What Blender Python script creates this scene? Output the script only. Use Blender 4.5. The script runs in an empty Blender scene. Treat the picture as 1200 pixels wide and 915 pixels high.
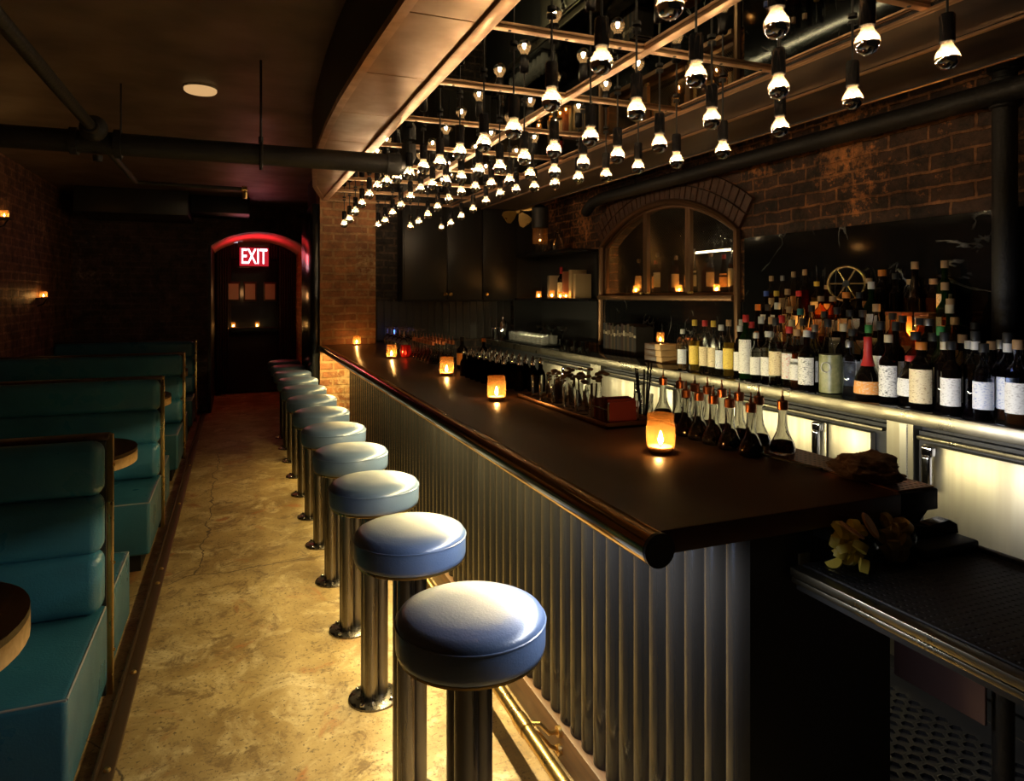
import bpy, bmesh, math, random
from mathutils import Vector, Matrix
random.seed(7)
PI = math.pi
sc = bpy.context.scene
COL = sc.collection
H = 1.5                                   # eye height
TH = math.atan(324 / 800); CT, ST = math.cos(TH), math.sin(TH)

def ydep(px, X):                          # how far along the room a thing on the line X stands
    D = 800 / CT * X / (px - 276)
    return (D - X * ST) / CT

ORD = ['first', 'second', 'third', 'fourth', 'fifth', 'sixth', 'seventh', 'eighth', 'ninth', 'tenth', 'eleventh',
       'twelfth', 'thirteenth', 'fourteenth', 'fifteenth', 'sixteenth', 'seventeenth', 'eighteenth', 'nineteenth',
       'twentieth'] + ['twenty-' + w for w in ('first', 'second', 'third', 'fourth', 'fifth', 'sixth', 'seventh', 'eighth', 'ninth')]

# ---------------------------------------------------------------- materials
def newmat(name):
    m = bpy.data.materials.new(name); m.use_nodes = True
    nt = m.node_tree; nt.nodes.clear()
    out = nt.nodes.new('ShaderNodeOutputMaterial')
    return m, nt, out

def N(nt, t, **kw):
    n = nt.nodes.new(t)
    for k, v in kw.items():
        if k in n.inputs.keys(): n.inputs[k].default_value = v
        else: setattr(n, k, v)
    return n

def c4(c): return (c[0], c[1], c[2], 1)

def pbr(name, col, rough=.5, metal=0., col2=None, nscale=6., rvar=0., bump=0., bscale=40., coat=0., stretch=None, spec=.5, thresh=(.35, .65)):
    m, nt, out = newmat(name)
    p = N(nt, 'ShaderNodeBsdfPrincipled')
    p.inputs['Base Color'].default_value = c4(col)
    p.inputs['Roughness'].default_value = rough
    p.inputs['Metallic'].default_value = metal
    p.inputs['Coat Weight'].default_value = coat
    p.inputs['Coat Roughness'].default_value = .08
    p.inputs['Specular IOR Level'].default_value = spec
    nt.links.new(p.outputs[0], out.inputs[0])
    vec = None
    if col2 or rvar or bump:
        g = N(nt, 'ShaderNodeTexCoord')
        vec = g.outputs['Object']
        if stretch:
            mp = N(nt, 'ShaderNodeMapping'); mp.inputs['Scale'].default_value = stretch
            nt.links.new(vec, mp.inputs[0]); vec = mp.outputs[0]
    if col2 or rvar:
        n = N(nt, 'ShaderNodeTexNoise'); n.inputs['Scale'].default_value = nscale; n.inputs['Detail'].default_value = 6
        nt.links.new(vec, n.inputs['Vector'])
        r = N(nt, 'ShaderNodeMapRange'); r.inputs[1].default_value = thresh[0]; r.inputs[2].default_value = thresh[1]
        nt.links.new(n.outputs['Fac'], r.inputs[0])
        if col2:
            mx = N(nt, 'ShaderNodeMix', data_type='RGBA')
            mx.inputs[6].default_value = c4(col); mx.inputs[7].default_value = c4(col2)
            nt.links.new(r.outputs[0], mx.inputs[0]); nt.links.new(mx.outputs[2], p.inputs['Base Color'])
        if rvar:
            q = N(nt, 'ShaderNodeMapRange'); q.inputs[3].default_value = rough - rvar; q.inputs[4].default_value = rough + rvar
            nt.links.new(r.outputs[0], q.inputs[0]); nt.links.new(q.outputs[0], p.inputs['Roughness'])
    if bump:
        n2 = N(nt, 'ShaderNodeTexNoise'); n2.inputs['Scale'].default_value = bscale; n2.inputs['Detail'].default_value = 4
        nt.links.new(vec, n2.inputs['Vector'])
        b = N(nt, 'ShaderNodeBump'); b.inputs['Strength'].default_value = bump; b.inputs['Distance'].default_value = .01
        nt.links.new(n2.outputs['Fac'], b.inputs['Height']); nt.links.new(b.outputs[0], p.inputs['Normal'])
    return m

def emit(name, col, s):
    m, nt, out = newmat(name)
    e = N(nt, 'ShaderNodeEmission'); e.inputs[0].default_value = c4(col); e.inputs[1].default_value = s
    nt.links.new(e.outputs[0], out.inputs[0]); return m

def thin(name, tint, refl=1.0, diff=None, dfac=0., rough=.02, ior=1.55):
    """thin glass: tinted see-through plus a fresnel gloss (and a little translucence)"""
    m, nt, out = newmat(name)
    t = N(nt, 'ShaderNodeBsdfTransparent'); t.inputs[0].default_value = c4(tint)
    base = t.outputs[0]
    if diff:
        d = N(nt, 'ShaderNodeBsdfTranslucent'); d.inputs[0].default_value = c4(diff)
        d2 = N(nt, 'ShaderNodeBsdfDiffuse'); d2.inputs[0].default_value = c4(diff)
        ad = N(nt, 'ShaderNodeMixShader'); ad.inputs[0].default_value = .4
        nt.links.new(d.outputs[0], ad.inputs[1]); nt.links.new(d2.outputs[0], ad.inputs[2])
        mx = N(nt, 'ShaderNodeMixShader'); mx.inputs[0].default_value = dfac
        nt.links.new(base, mx.inputs[1]); nt.links.new(ad.outputs[0], mx.inputs[2]); base = mx.outputs[0]
    gl = N(nt, 'ShaderNodeBsdfGlossy'); gl.inputs['Roughness'].default_value = rough; gl.inputs[0].default_value = (refl, refl, refl, 1)
    lw = N(nt, 'ShaderNodeFresnel'); lw.inputs[0].default_value = ior
    m2 = N(nt, 'ShaderNodeMixShader')
    gb = N(nt, 'ShaderNodeNewGeometry'); fb = N(nt, 'ShaderNodeMath', operation='SUBTRACT'); fb.inputs[0].default_value = 1
    nt.links.new(gb.outputs['Backfacing'], fb.inputs[1])
    fm = N(nt, 'ShaderNodeMath', operation='MULTIPLY'); nt.links.new(lw.outputs[0], fm.inputs[0]); nt.links.new(fb.outputs[0], fm.inputs[1])
    nt.links.new(fm.outputs[0], m2.inputs[0]); nt.links.new(base, m2.inputs[1]); nt.links.new(gl.outputs[0], m2.inputs[2])
    nt.links.new(m2.outputs[0], out.inputs[0]); return m

def solid_glass(name, tint, ior=1.45, rough=.015):
    m, nt, out = newmat(name)
    p = N(nt, 'ShaderNodeBsdfPrincipled'); p.inputs['Base Color'].default_value = c4(tint); p.inputs['Roughness'].default_value = rough
    p.inputs['Transmission Weight'].default_value = 1; p.inputs['IOR'].default_value = ior
    nt.links.new(p.outputs[0], out.inputs[0]); return m

def brick(name, axis, c1, c2, mortar, worn=None, wornamt=.5, rough=.5, bw=.215, bh=.075, ms=.011, dist=.012, mod=(.12, 1.9)):
    """brickwork on a wall; axis 'x' = wall runs along x, 'y' = runs along y"""
    m, nt, out = newmat(name)
    p = N(nt, 'ShaderNodeBsdfPrincipled'); p.inputs['Roughness'].default_value = rough
    nt.links.new(p.outputs[0], out.inputs[0])
    g = N(nt, 'ShaderNodeNewGeometry')
    s = N(nt, 'ShaderNodeSeparateXYZ'); nt.links.new(g.outputs['Position'], s.inputs[0])
    cb = N(nt, 'ShaderNodeCombineXYZ')
    nt.links.new(s.outputs[0 if axis == 'x' else 1], cb.inputs[0]); nt.links.new(s.outputs[2], cb.inputs[1])
    # wobble so that courses are not ruler straight
    wn = N(nt, 'ShaderNodeTexNoise'); wn.inputs['Scale'].default_value = 9; wn.inputs['Detail'].default_value = 3
    nt.links.new(g.outputs['Position'], wn.inputs['Vector'])
    vs = N(nt, 'ShaderNodeVectorMath', operation='SCALE'); vs.inputs[3].default_value = .028
    nt.links.new(wn.outputs['Color'], vs.inputs[0])
    va = N(nt, 'ShaderNodeVectorMath', operation='ADD')
    nt.links.new(cb.outputs[0], va.inputs[0]); nt.links.new(vs.outputs[0], va.inputs[1])
    b = N(nt, 'ShaderNodeTexBrick')
    b.inputs['Color1'].default_value = c4(c1); b.inputs['Color2'].default_value = c4(c2); b.inputs['Mortar'].default_value = c4(mortar)
    b.inputs['Scale'].default_value = 1; b.inputs['Mortar Size'].default_value = ms; b.inputs['Mortar Smooth'].default_value = .3
    b.inputs['Brick Width'].default_value = bw; b.inputs['Row Height'].default_value = bh
    nt.links.new(va.outputs[0], b.inputs['Vector'])
    n1 = N(nt, 'ShaderNodeTexNoise'); n1.inputs['Scale'].default_value = 24; n1.inputs['Detail'].default_value = 8; n1.inputs['Roughness'].default_value = .7
    nt.links.new(g.outputs['Position'], n1.inputs['Vector'])
    col = b.outputs['Color']
    if worn:
        n2 = N(nt, 'ShaderNodeTexNoise'); n2.inputs['Scale'].default_value = 1.6; n2.inputs['Detail'].default_value = 3
        nt.links.new(g.outputs['Position'], n2.inputs['Vector'])
        ad = N(nt, 'ShaderNodeMath', operation='ADD'); nt.links.new(n1.outputs[0], ad.inputs[0]); nt.links.new(n2.outputs[0], ad.inputs[1])
        r = N(nt, 'ShaderNodeMapRange'); r.inputs[1].default_value = 1.28 - wornamt * .5; r.inputs[2].default_value = 1.40 - wornamt * .5
        nt.links.new(ad.outputs[0], r.inputs[0])
        mx = N(nt, 'ShaderNodeMix', data_type='RGBA'); mx.inputs[7].default_value = c4(worn)
        nt.links.new(r.outputs[0], mx.inputs[0]); nt.links.new(col, mx.inputs[6]); col = mx.outputs[2]
    n5 = N(nt, 'ShaderNodeTexNoise'); n5.inputs['Scale'].default_value = 7; n5.inputs['Detail'].default_value = 8; n5.inputs['Roughness'].default_value = .75
    nt.links.new(g.outputs['Position'], n5.inputs['Vector'])
    r5 = N(nt, 'ShaderNodeMapRange'); r5.inputs[1].default_value = .35; r5.inputs[2].default_value = .65; r5.inputs[3].default_value = mod[0]; r5.inputs[4].default_value = mod[1]
    nt.links.new(n5.outputs[0], r5.inputs[0])
    mu = N(nt, 'ShaderNodeVectorMath', operation='SCALE'); nt.links.new(col, mu.inputs[0]); nt.links.new(r5.outputs[0], mu.inputs[3])
    nt.links.new(mu.outputs[0], p.inputs['Base Color'])
    hm = N(nt, 'ShaderNodeMath', operation='MULTIPLY_ADD'); hm.inputs[1].default_value = -1.0
    nt.links.new(b.outputs['Fac'], hm.inputs[0]); nt.links.new(n1.outputs[0], hm.inputs[2])
    bp = N(nt, 'ShaderNodeBump'); bp.inputs['Strength'].default_value = .9; bp.inputs['Distance'].default_value = dist
    nt.links.new(hm.outputs[0], bp.inputs['Height']); nt.links.new(bp.outputs[0], p.inputs['Normal'])
    return m

M = {}
M['black'] = pbr('black_paint', (.012, .012, .012), .5)
M['black_gloss'] = pbr('black_gloss', (.008, .008, .009), .18)
M['rubber'] = pbr('black_rubber', (.012, .012, .013), .55)
M['iron'] = pbr('black_iron', (.018, .017, .016), .55, .2, bump=.3, bscale=60)
M['steel_dark'] = pbr('dark_steel', (.17, .155, .14), .3, 1., nscale=30, rvar=.1, stretch=(1, 1, .05))
M['corrugated'] = pbr('corrugated_steel', (.030, .028, .026), .2, .5, col2=(.018, .017, .016), nscale=8, rvar=.06, stretch=(1, 1, .12))
M['stainless'] = pbr('brushed_stainless', (.46, .43, .34), .36, 1., col2=(.30, .27, .2), nscale=14, rvar=.06, stretch=(1, 1, .03))
M['stainless_h'] = pbr('stainless_worktop', (.30, .27, .19), .34, 1., col2=(.16, .14, .1), nscale=7, rvar=.09)
M['chrome'] = pbr('chrome', (.85, .85, .86), .06, 1.)
M['mirror_bulb'] = pbr('silvered_glass', (.82, .8, .78), .03, 1.)
M['brass'] = pbr('aged_brass', (.72, .5, .2), .3, 1., col2=(.55, .36, .13), nscale=10, rvar=.06)
M['brass_rail'] = pbr('polished_dark_brass', (.50, .33, .15), .13, 1., col2=(.4, .25, .1), nscale=6, rvar=.04)
M['bronze'] = pbr('bronze_panel', (.50, .31, .165), .36, 1., col2=(.38, .23, .12), nscale=5, rvar=.08)
M['copper'] = pbr('copper_strip', (.64, .40, .23), .36, 1., col2=(.5, .30, .17), nscale=12, rvar=.06)
M['copper_cap'] = pbr('copper_cap', (.62, .24, .12), .32, 1.)
M['leather_blue'] = pbr('blue_leather', (.085, .13, .235), .34, 0, col2=(.064, .10, .19), nscale=5, rvar=.05, bump=.10, bscale=220, spec=1.)
M['leather_teal'] = pbr('teal_leather', (.034, .165, .27), .32, 0, col2=(.024, .12, .205), nscale=4, rvar=.06, bump=.15, bscale=160, spec=.55)
M['piping'] = pbr('pale_edge_highlight', (.35, .38, .4), .4)  # pale tone standing for light on the booth seat edges
M['wood_dark'] = pbr('dark_wood', (.05, .024, .012), .42, 0, col2=(.085, .042, .02), nscale=7, bump=.1, stretch=(8, .6, 8))
M['wood_brown'] = pbr('brown_wood', (.085, .042, .02), .45, 0, col2=(.14, .07, .03), nscale=7, stretch=(8, .6, 8))
M['wood_fascia'] = pbr('fascia_wood', (.022, .014, .011), .45, 0, col2=(.034, .022, .017), nscale=3, stretch=(6, .5, 6))
M['wood_pale'] = pbr('pale_wood', (.5, .3, .12), .5, 0, col2=(.62, .4, .18), nscale=7, stretch=(1, 8, 8))
M['bar_top'] = pbr('varnished_bar_top', (.05, .024, .013), .3, 0, col2=(.08, .04, .022), nscale=5, rvar=.03, stretch=(2, .4, 2), spec=.4, thresh=(.1, .9))
M['stone'] = pbr('black_stone', (.008, .008, .008), .1, 0, rvar=.03, nscale=5, spec=.7)
M['mirror'] = pbr('dark_mirror', (.42, .40, .37), .012, 1.)
M['ceiling'] = pbr('brown_ceiling', (.20, .135, .09), .5, 0, col2=(.12, .08, .055), nscale=2.2, rvar=.08, bump=.15, bscale=12)
M['cabinet'] = pbr('black_cabinet', (.022, .021, .02), .35)
M['paper'] = pbr('white_paper', (.75, .73, .66), .55)
M['wax'] = pbr('candle_wax', (.8, .66, .42), .5)
M['flame'] = emit('flame', (1, .60, .22), 330)
M['flame_small'] = emit('flame_small', (1, .58, .2), 2200)
M['filament'] = emit('filament', (1, .74, .44), 350)
M['bulb_glass'] = thin('clear_bulb_glass', (.95, .93, .9), 1, (1, .76, .48), .22)
M['votive'] = thin('amber_votive_glass', (1, .80, .55), 1, (.85, .42, .13), .22)
M['votive_red'] = thin('red_votive_glass', (.8, .07, .06), 1, (.6, .03, .03), .45)
M['clear'] = solid_glass('clear_glass', (.95, .96, .95))
M['tumbler'] = thin('tumbler_glass', (.9, .9, .9), 1, (.9, .9, .84), .14)
M['plate'] = thin('glass_plate', (.93, .94, .93), .5)
M['bottle_clear'] = solid_glass('clear_bottle_glass', (.94, .95, .93))
M['clear_blue_lit'] = solid_glass('blue_lit_clear_glass', (.72, .80, 1.0))  # clear glass tinted blue to paint in the cool strip's light
M['amber_glass'] = solid_glass('amber_glass', (.85, .42, .10))
M['green_glass'] = thin('green_glass', (.06, .22, .05), 1, (.01, .05, .01), .35)
M['dark_glass'] = thin('dark_glass', (.10, .06, .035), 1, (.008, .005, .004), .6)
M['pane'] = thin('window_pane', (.93, .93, .91), .3)
M['liq_amber'] = thin('amber_liquid', (.70, .26, .05), .3, (.5, .18, .04), .25)
M['liq_clear'] = thin('clear_liquid', (.93, .93, .9), .3)
M['liq_dark'] = thin('dark_liquid', (.10, .03, .015), .3, (.02, .006, .004), .6)
M['liq_red'] = thin('red_liquid', (.6, .04, .03), .3, (.4, .02, .02), .35)
M['liq_yellow'] = thin('yellow_liquid', (.9, .7, .2), .3, (.8, .55, .1), .35)
M['liq_olive'] = pbr('olive_brine', (.32, .30, .14), .3, 0, col2=(.2, .2, .08), nscale=40)
for k, c in dict(white=(.72, .7, .64), red=(.6, .03, .025), yellow=(.75, .5, .06), orange=(.75, .24, .03), black=(.012, .012, .012), cork=(.5, .3, .14),
                 green=(.04, .25, .06), blue=(.06, .12, .5), silver=(.5, .5, .5), cream=(.7, .58, .36), tan=(.5, .32, .16), teal=(.05, .3, .3)).items():
    M['cap_' + k] = pbr('cap_' + k, tuple(v * (.62 if k != 'black' else 1) for v in c), .4, 1. if k == 'silver' else 0)
def label_mat(name, base, ink, band=None):
    m, nt, out = newmat(name)
    p = N(nt, 'ShaderNodeBsdfPrincipled'); p.inputs['Roughness'].default_value = .55
    nt.links.new(p.outputs[0], out.inputs[0])
    g = N(nt, 'ShaderNodeTexCoord'); mp = N(nt, 'ShaderNodeMapping'); mp.inputs['Scale'].default_value = (110, 110, 260)
    nt.links.new(g.outputs['Object'], mp.inputs[0])
    n = N(nt, 'ShaderNodeTexNoise'); n.inputs['Scale'].default_value = 1; n.inputs['Detail'].default_value = 2
    nt.links.new(mp.outputs[0], n.inputs['Vector'])
    r = N(nt, 'ShaderNodeMapRange'); r.inputs[1].default_value = .54; r.inputs[2].default_value = .68
    nt.links.new(n.outputs[0], r.inputs[0])
    mx = N(nt, 'ShaderNodeMix', data_type='RGBA'); mx.inputs[6].default_value = c4(base); mx.inputs[7].default_value = c4(ink)
    nt.links.new(r.outputs[0], mx.inputs[0]); nt.links.new(mx.outputs[2], p.inputs['Base Color'])
    return m
LAB = dict(white=label_mat('label_white', (.78, .76, .7), (.45, .42, .38)), cream=label_mat('label_cream', (.75, .62, .36), (.35, .2, .1)),
           yellow=label_mat('label_yellow', (.8, .58, .08), (.5, .25, .05)), orange=label_mat('label_orange', (.8, .33, .06), (.75, .6, .4)),
           red=label_mat('label_red', (.72, .68, .62), (.6, .2, .15)), blue=label_mat('label_blue', (.7, .72, .75), (.25, .32, .55)),
           black=label_mat('label_black', (.76, .74, .68), (.03, .03, .03)), tan=label_mat('label_tan', (.6, .4, .2), (.3, .15, .06)))

# brickwork
M['brick_right'] = brick('worn_brick_right', 'y', (.09, .045, .026), (.05, .026, .018), (.30, .135, .055), (.55, .22, .07), .45, ms=.008)
M['brick_back'] = brick('dark_brick_back', 'x', (.04, .03, .025), (.03, .022, .018), (.09, .06, .04), (.10, .06, .04), .25)
M['brick_far'] = brick('dark_brick_far', 'x', (.08, .042, .034), (.05, .028, .024), (.10, .058, .045), (.22, .14, .11), .2, rough=.4, dist=.02)
M['brick_left'] = brick('worn_brick_left', 'y', (.20, .10, .05), (.12, .06, .035), (.28, .15, .08), (.5, .28, .14), .34)
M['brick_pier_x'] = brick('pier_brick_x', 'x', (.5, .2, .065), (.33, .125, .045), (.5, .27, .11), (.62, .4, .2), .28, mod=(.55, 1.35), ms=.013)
M['brick_pier_y'] = brick('pier_brick_y', 'y', (.10, .045, .02), (.06, .03, .015), (.14, .08, .04))
M['brick_jamb'] = brick('jamb_brick', 'y', (.4, .17, .07), (.28, .11, .05), (.45, .24, .12), (.5, .3, .16), .3)

def floor_mat():
    m, nt, out = newmat('worn_concrete')
    p = N(nt, 'ShaderNodeBsdfPrincipled'); nt.links.new(p.outputs[0], out.inputs[0])
    g = N(nt, 'ShaderNodeNewGeometry')
    def noise(s, d=6, rg=.6, dst=0):
        n = N(nt, 'ShaderNodeTexNoise'); n.inputs['Scale'].default_value = s; n.inputs['Detail'].default_value = d; n.inputs['Roughness'].default_value = rg
        n.inputs['Distortion'].default_value = dst
        nt.links.new(g.outputs['Position'], n.inputs['Vector']); return n.outputs[0]
    def rng(o, a, b):
        r = N(nt, 'ShaderNodeMapRange'); r.inputs[1].default_value = a; r.inputs[2].default_value = b
        nt.links.new(o, r.inputs[0]); return r.outputs[0]
    def mixc(f, a, b):
        mx = N(nt, 'ShaderNodeMix', data_type='RGBA'); nt.links.new(f, mx.inputs[0])
        for i, v in ((6, a), (7, b)):
            if isinstance(v, tuple): mx.inputs[i].default_value = c4(v)
            else: nt.links.new(v, mx.inputs[i])
        return mx.outputs[2]
    c = mixc(rng(noise(1.5, 8, .65), .36, .64), (.50, .37, .17), (.24, .15, .055))
    c = mixc(rng(noise(4.2, 9, .72, .8), .50, .66), c, (.62, .50, .29))
    c = mixc(rng(noise(6.5, 9, .78, .6), .52, .62), c, (.19, .12, .05))
    c = mixc(rng(noise(2.3, 5, .6, 1.4), .60, .68), c, (.33, .14, .045))
    c = mixc(rng(noise(14, 9, .85), .57, .64), c, (.10, .07, .035))
    c = mixc(rng(noise(70, 4), .57, .66), c, (.13, .09, .045))
    # cracks
    v = N(nt, 'ShaderNodeTexVoronoi', feature='DISTANCE_TO_EDGE'); v.inputs['Scale'].default_value = .42
    wn = N(nt, 'ShaderNodeTexNoise'); wn.inputs['Scale'].default_value = 5; wn.inputs['Detail'].default_value = 6
    nt.links.new(g.outputs['Position'], wn.inputs['Vector'])
    ws = N(nt, 'ShaderNodeVectorMath', operation='SCALE'); ws.inputs[3].default_value = .14; nt.links.new(wn.outputs['Color'], ws.inputs[0])
    wa = N(nt, 'ShaderNodeVectorMath', operation='ADD'); nt.links.new(g.outputs['Position'], wa.inputs[0]); nt.links.new(ws.outputs[0], wa.inputs[1])
    nt.links.new(wa.outputs[0], v.inputs['Vector'])
    c = mixc(rng(v.outputs[0], .0022, .0006), c, (.09, .06, .035))
    nt.links.new(c, p.inputs['Base Color'])
    r = N(nt, 'ShaderNodeMapRange'); r.inputs[3].default_value = .34; r.inputs[4].default_value = .62
    nt.links.new(noise(3, 5), r.inputs[0]); nt.links.new(r.outputs[0], p.inputs['Roughness'])
    b = N(nt, 'ShaderNodeBump'); b.inputs['Strength'].default_value = .35; b.inputs['Distance'].default_value = .006
    nt.links.new(noise(22, 8, .7), b.inputs['Height']); nt.links.new(b.outputs[0], p.inputs['Normal'])
    return m
M['floor'] = floor_mat()

def marble_mat():
    m, nt, out = newmat('black_marble')
    p = N(nt, 'ShaderNodeBsdfPrincipled'); p.inputs['Roughness'].default_value = .07; nt.links.new(p.outputs[0], out.inputs[0])
    g = N(nt, 'ShaderNodeNewGeometry')
    n = N(nt, 'ShaderNodeTexNoise'); n.inputs['Scale'].default_value = 1.3; n.inputs['Detail'].default_value = 7; n.inputs['Distortion'].default_value = 1.2
    nt.links.new(g.outputs['Position'], n.inputs['Vector'])
    a = N(nt, 'ShaderNodeMath', operation='SUBTRACT'); a.inputs[1].default_value = .5; nt.links.new(n.outputs[0], a.inputs[0])
    ab = N(nt, 'ShaderNodeMath', operation='ABSOLUTE'); nt.links.new(a.outputs[0], ab.inputs[0])
    r = N(nt, 'ShaderNodeMapRange'); r.inputs[1].default_value = .006; r.inputs[2].default_value = 0
    nt.links.new(ab.outputs[0], r.inputs[0])
    n3 = N(nt, 'ShaderNodeTexNoise'); n3.inputs['Scale'].default_value = 3; nt.links.new(g.outputs['Position'], n3.inputs['Vector'])
    r3 = N(nt, 'ShaderNodeMapRange'); r3.inputs[1].default_value = .5; r3.inputs[2].default_value = .68; nt.links.new(n3.outputs[0], r3.inputs[0])
    ml = N(nt, 'ShaderNodeMath', operation='MULTIPLY'); nt.links.new(r.outputs[0], ml.inputs[0]); nt.links.new(r3.outputs[0], ml.inputs[1])
    mx = N(nt, 'ShaderNodeMix', data_type='RGBA'); mx.inputs[6].default_value = (.006, .006, .006, 1); mx.inputs[7].default_value = (.35, .34, .32, 1)
    nt.links.new(ml.outputs[0], mx.inputs[0]); nt.links.new(mx.outputs[2], p.inputs['Base Color'])
    return m
M['marble'] = marble_mat()

def perforated(name, col, scale, metal, rough):
    m, nt, out = newmat(name)
    p = N(nt, 'ShaderNodeBsdfPrincipled'); p.inputs['Metallic'].default_value = metal; p.inputs['Roughness'].default_value = rough
    nt.links.new(p.outputs[0], out.inputs[0])
    g = N(nt, 'ShaderNodeNewGeometry')
    v = N(nt, 'ShaderNodeTexVoronoi'); v.inputs['Scale'].default_value = scale; v.inputs['Randomness'].default_value = 0.
    nt.links.new(g.outputs['Position'], v.inputs['Vector'])
    r = N(nt, 'ShaderNodeMapRange'); r.inputs[1].default_value = .3; r.inputs[2].default_value = .42; nt.links.new(v.outputs['Distance'], r.inputs[0])
    mx = N(nt, 'ShaderNodeMix', data_type='RGBA'); mx.inputs[6].default_value = (.002, .002, .002, 1); mx.inputs[7].default_value = c4(col)
    nt.links.new(r.outputs[0], mx.inputs[0]); nt.links.new(mx.outputs[2], p.inputs['Base Color'])
    b = N(nt, 'ShaderNodeBump'); b.inputs['Strength'].default_value = 1; b.inputs['Distance'].default_value = .006
    nt.links.new(r.outputs[0], b.inputs['Height']); nt.links.new(b.outputs[0], p.inputs['Normal'])
    return m
M['perf_rubber'] = perforated('perforated_rubber', (.010, .010, .012), 62, 0, .6)
M['perf_copper'] = perforated('perforated_copper', (.45, .22, .12), 62, 1, .3)

# ---------------------------------------------------------------- mesh builder
class MB:
    def __init__(s): s.v = []; s.f = []
    def add(s, vs, fs):
        o = len(s.v); s.v += [tuple(p) for p in vs]; s.f += [tuple(o + i for i in f) for f in fs]; return s
    def box(s, x0, x1, y0, y1, z0, z1, bev=0., seg=2):
        bm = bmesh.new(); bmesh.ops.create_cube(bm, size=1)
        for v in bm.verts:
            v.co = Vector(((x0 + x1) / 2 + v.co.x * (x1 - x0), (y0 + y1) / 2 + v.co.y * (y1 - y0), (z0 + z1) / 2 + v.co.z * (z1 - z0)))
        if bev: bmesh.ops.bevel(bm, geom=bm.edges[:], offset=bev, segments=seg, profile=.5, affect='EDGES')
        bm.verts.index_update()
        s.add([v.co for v in bm.verts], [[v.index for v in f.verts] for f in bm.faces]); bm.free(); return s
    def lathe(s, prof, c=(0, 0, 0), seg=24, ribs=0, amp=0., mat=None):
        """prof: (r, z) from bottom to top; a radius of 0 closes the end"""
        vs, fs, rings = [], [], []
        for r, z in prof:
            if r <= 1e-6: rings.append([len(vs)]); vs.append(Vector((0, 0, z)))
            else:
                ring = []
                for k in range(seg):
                    a = 2 * PI * k / seg
                    rr = r * (1 + (amp * math.cos(ribs * a) if ribs else 0))
                    ring.append(len(vs)); vs.append(Vector((rr * math.cos(a), rr * math.sin(a), z)))
                rings.append(ring)
        for a, b in zip(rings, rings[1:]):
            if len(a) == 1 and len(b) == 1: continue
            for k in range(seg):
                k2 = (k + 1) % seg
                if len(a) == 1: fs.append((a[0], b[k2], b[k]))
                elif len(b) == 1: fs.append((a[k], a[k2], b[0]))
                else: fs.append((a[k], a[k2], b[k2], b[k]))
        if mat is not None: vs = [mat @ v for v in vs]
        return s.add([v + Vector(c) for v in vs], fs)
    def tube(s, pts, r, seg=12, closed=False, flat=None):
        P = [Vector(p) for p in pts]; n = len(P); rings = []; vs = []; fs = []
        up = None
        for i in range(n):
            if closed: t = P[(i + 1) % n] - P[i - 1]
            else: t = P[min(i + 1, n - 1)] - P[max(i - 1, 0)]
            t.normalize()
            if up is None:
                up = Vector((0, 0, 1)) if abs(t.z) < .9 else Vector((1, 0, 0))
            u = up - t * up.dot(t); u.normalize(); up = u; w = t.cross(u)
            rr = r[i] if isinstance(r, (list, tuple)) else r
            ring = []
            for k in range(seg):
                a = 2 * PI * k / seg
                ring.append(len(vs)); vs.append(P[i] + (u * math.cos(a) * (flat or 1) + w * math.sin(a)) * rr)
            rings.append(ring)
        m = n if closed else n - 1
        for i in range(m):
            a, b = rings[i], rings[(i + 1) % n]
            for k in range(seg):
                k2 = (k + 1) % seg; fs.append((a[k], a[k2], b[k2], b[k]))
        if not closed:
            fs.append(tuple(reversed(rings[0]))); fs.append(tuple(rings[-1]))
        return s.add(vs, fs)
    def prism(s, poly, axis, a0, a1):
        """poly: 2d outline; axis the extrusion axis: 'x' (y,z), 'y' (x,z), 'z' (x,y)"""
        def P(p, a): return {'x': (a, p[0], p[1]), 'y': (p[0], a, p[1]), 'z': (p[0], p[1], a)}[axis]
        n = len(poly); vs = [P(p, a0) for p in poly] + [P(p, a1) for p in poly]
        fs = [tuple(range(n)), tuple(range(2 * n - 1, n - 1, -1))]
        fs += [(k, (k + 1) % n, n + (k + 1) % n, n + k) for k in range(n)]
        return s.add(vs, fs)
    def sphere(s, c, r, seg=14, rings=8, sc=(1, 1, 1)):
        prof = [(r * math.sin(PI * i / rings), -r * math.cos(PI * i / rings)) for i in range(rings + 1)]
        prof[0] = (0, -r); prof[-1] = (0, r)
        return s.lathe(prof, c, seg, mat=Matrix.Diagonal((sc[0], sc[1], sc[2])).to_3x3())
    def xf(s, mat):
        s.v = [tuple(mat @ Vector(p)) for p in s.v]; return s

def build(name, mb, mat, parent=None, ang=38, smooth=True):
    me = bpy.data.meshes.new(name); me.from_pydata(mb.v, [], mb.f)
    bm = bmesh.new(); bm.from_mesh(me); bmesh.ops.recalc_face_normals(bm, faces=bm.faces[:]); bm.to_mesh(me); bm.free()
    if smooth:
        me.polygons.foreach_set('use_smooth', [True] * len(me.polygons))
        me.set_sharp_from_angle(angle=math.radians(ang))
    me.materials.append(mat if not isinstance(mat, str) else M[mat])
    o = bpy.data.objects.new(name, me); COL.objects.link(o)
    if parent is not None:
        o.parent = parent
        l = Vector(parent.location)
        pp = parent.parent
        while pp: l += Vector(pp.location); pp = pp.parent
        if parent.get('world_built'): o.matrix_parent_inverse = Matrix.Translation(-l)
        if parent.parent is not None or parent.type == 'MESH': o.matrix_parent_inverse = Matrix.Identity(4)
    return o

def tag(o, label, cat, group=None, kind=None):
    o['label'] = label; o['category'] = cat
    if group: o['group'] = group
    if kind: o['kind'] = kind
    return o

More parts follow.
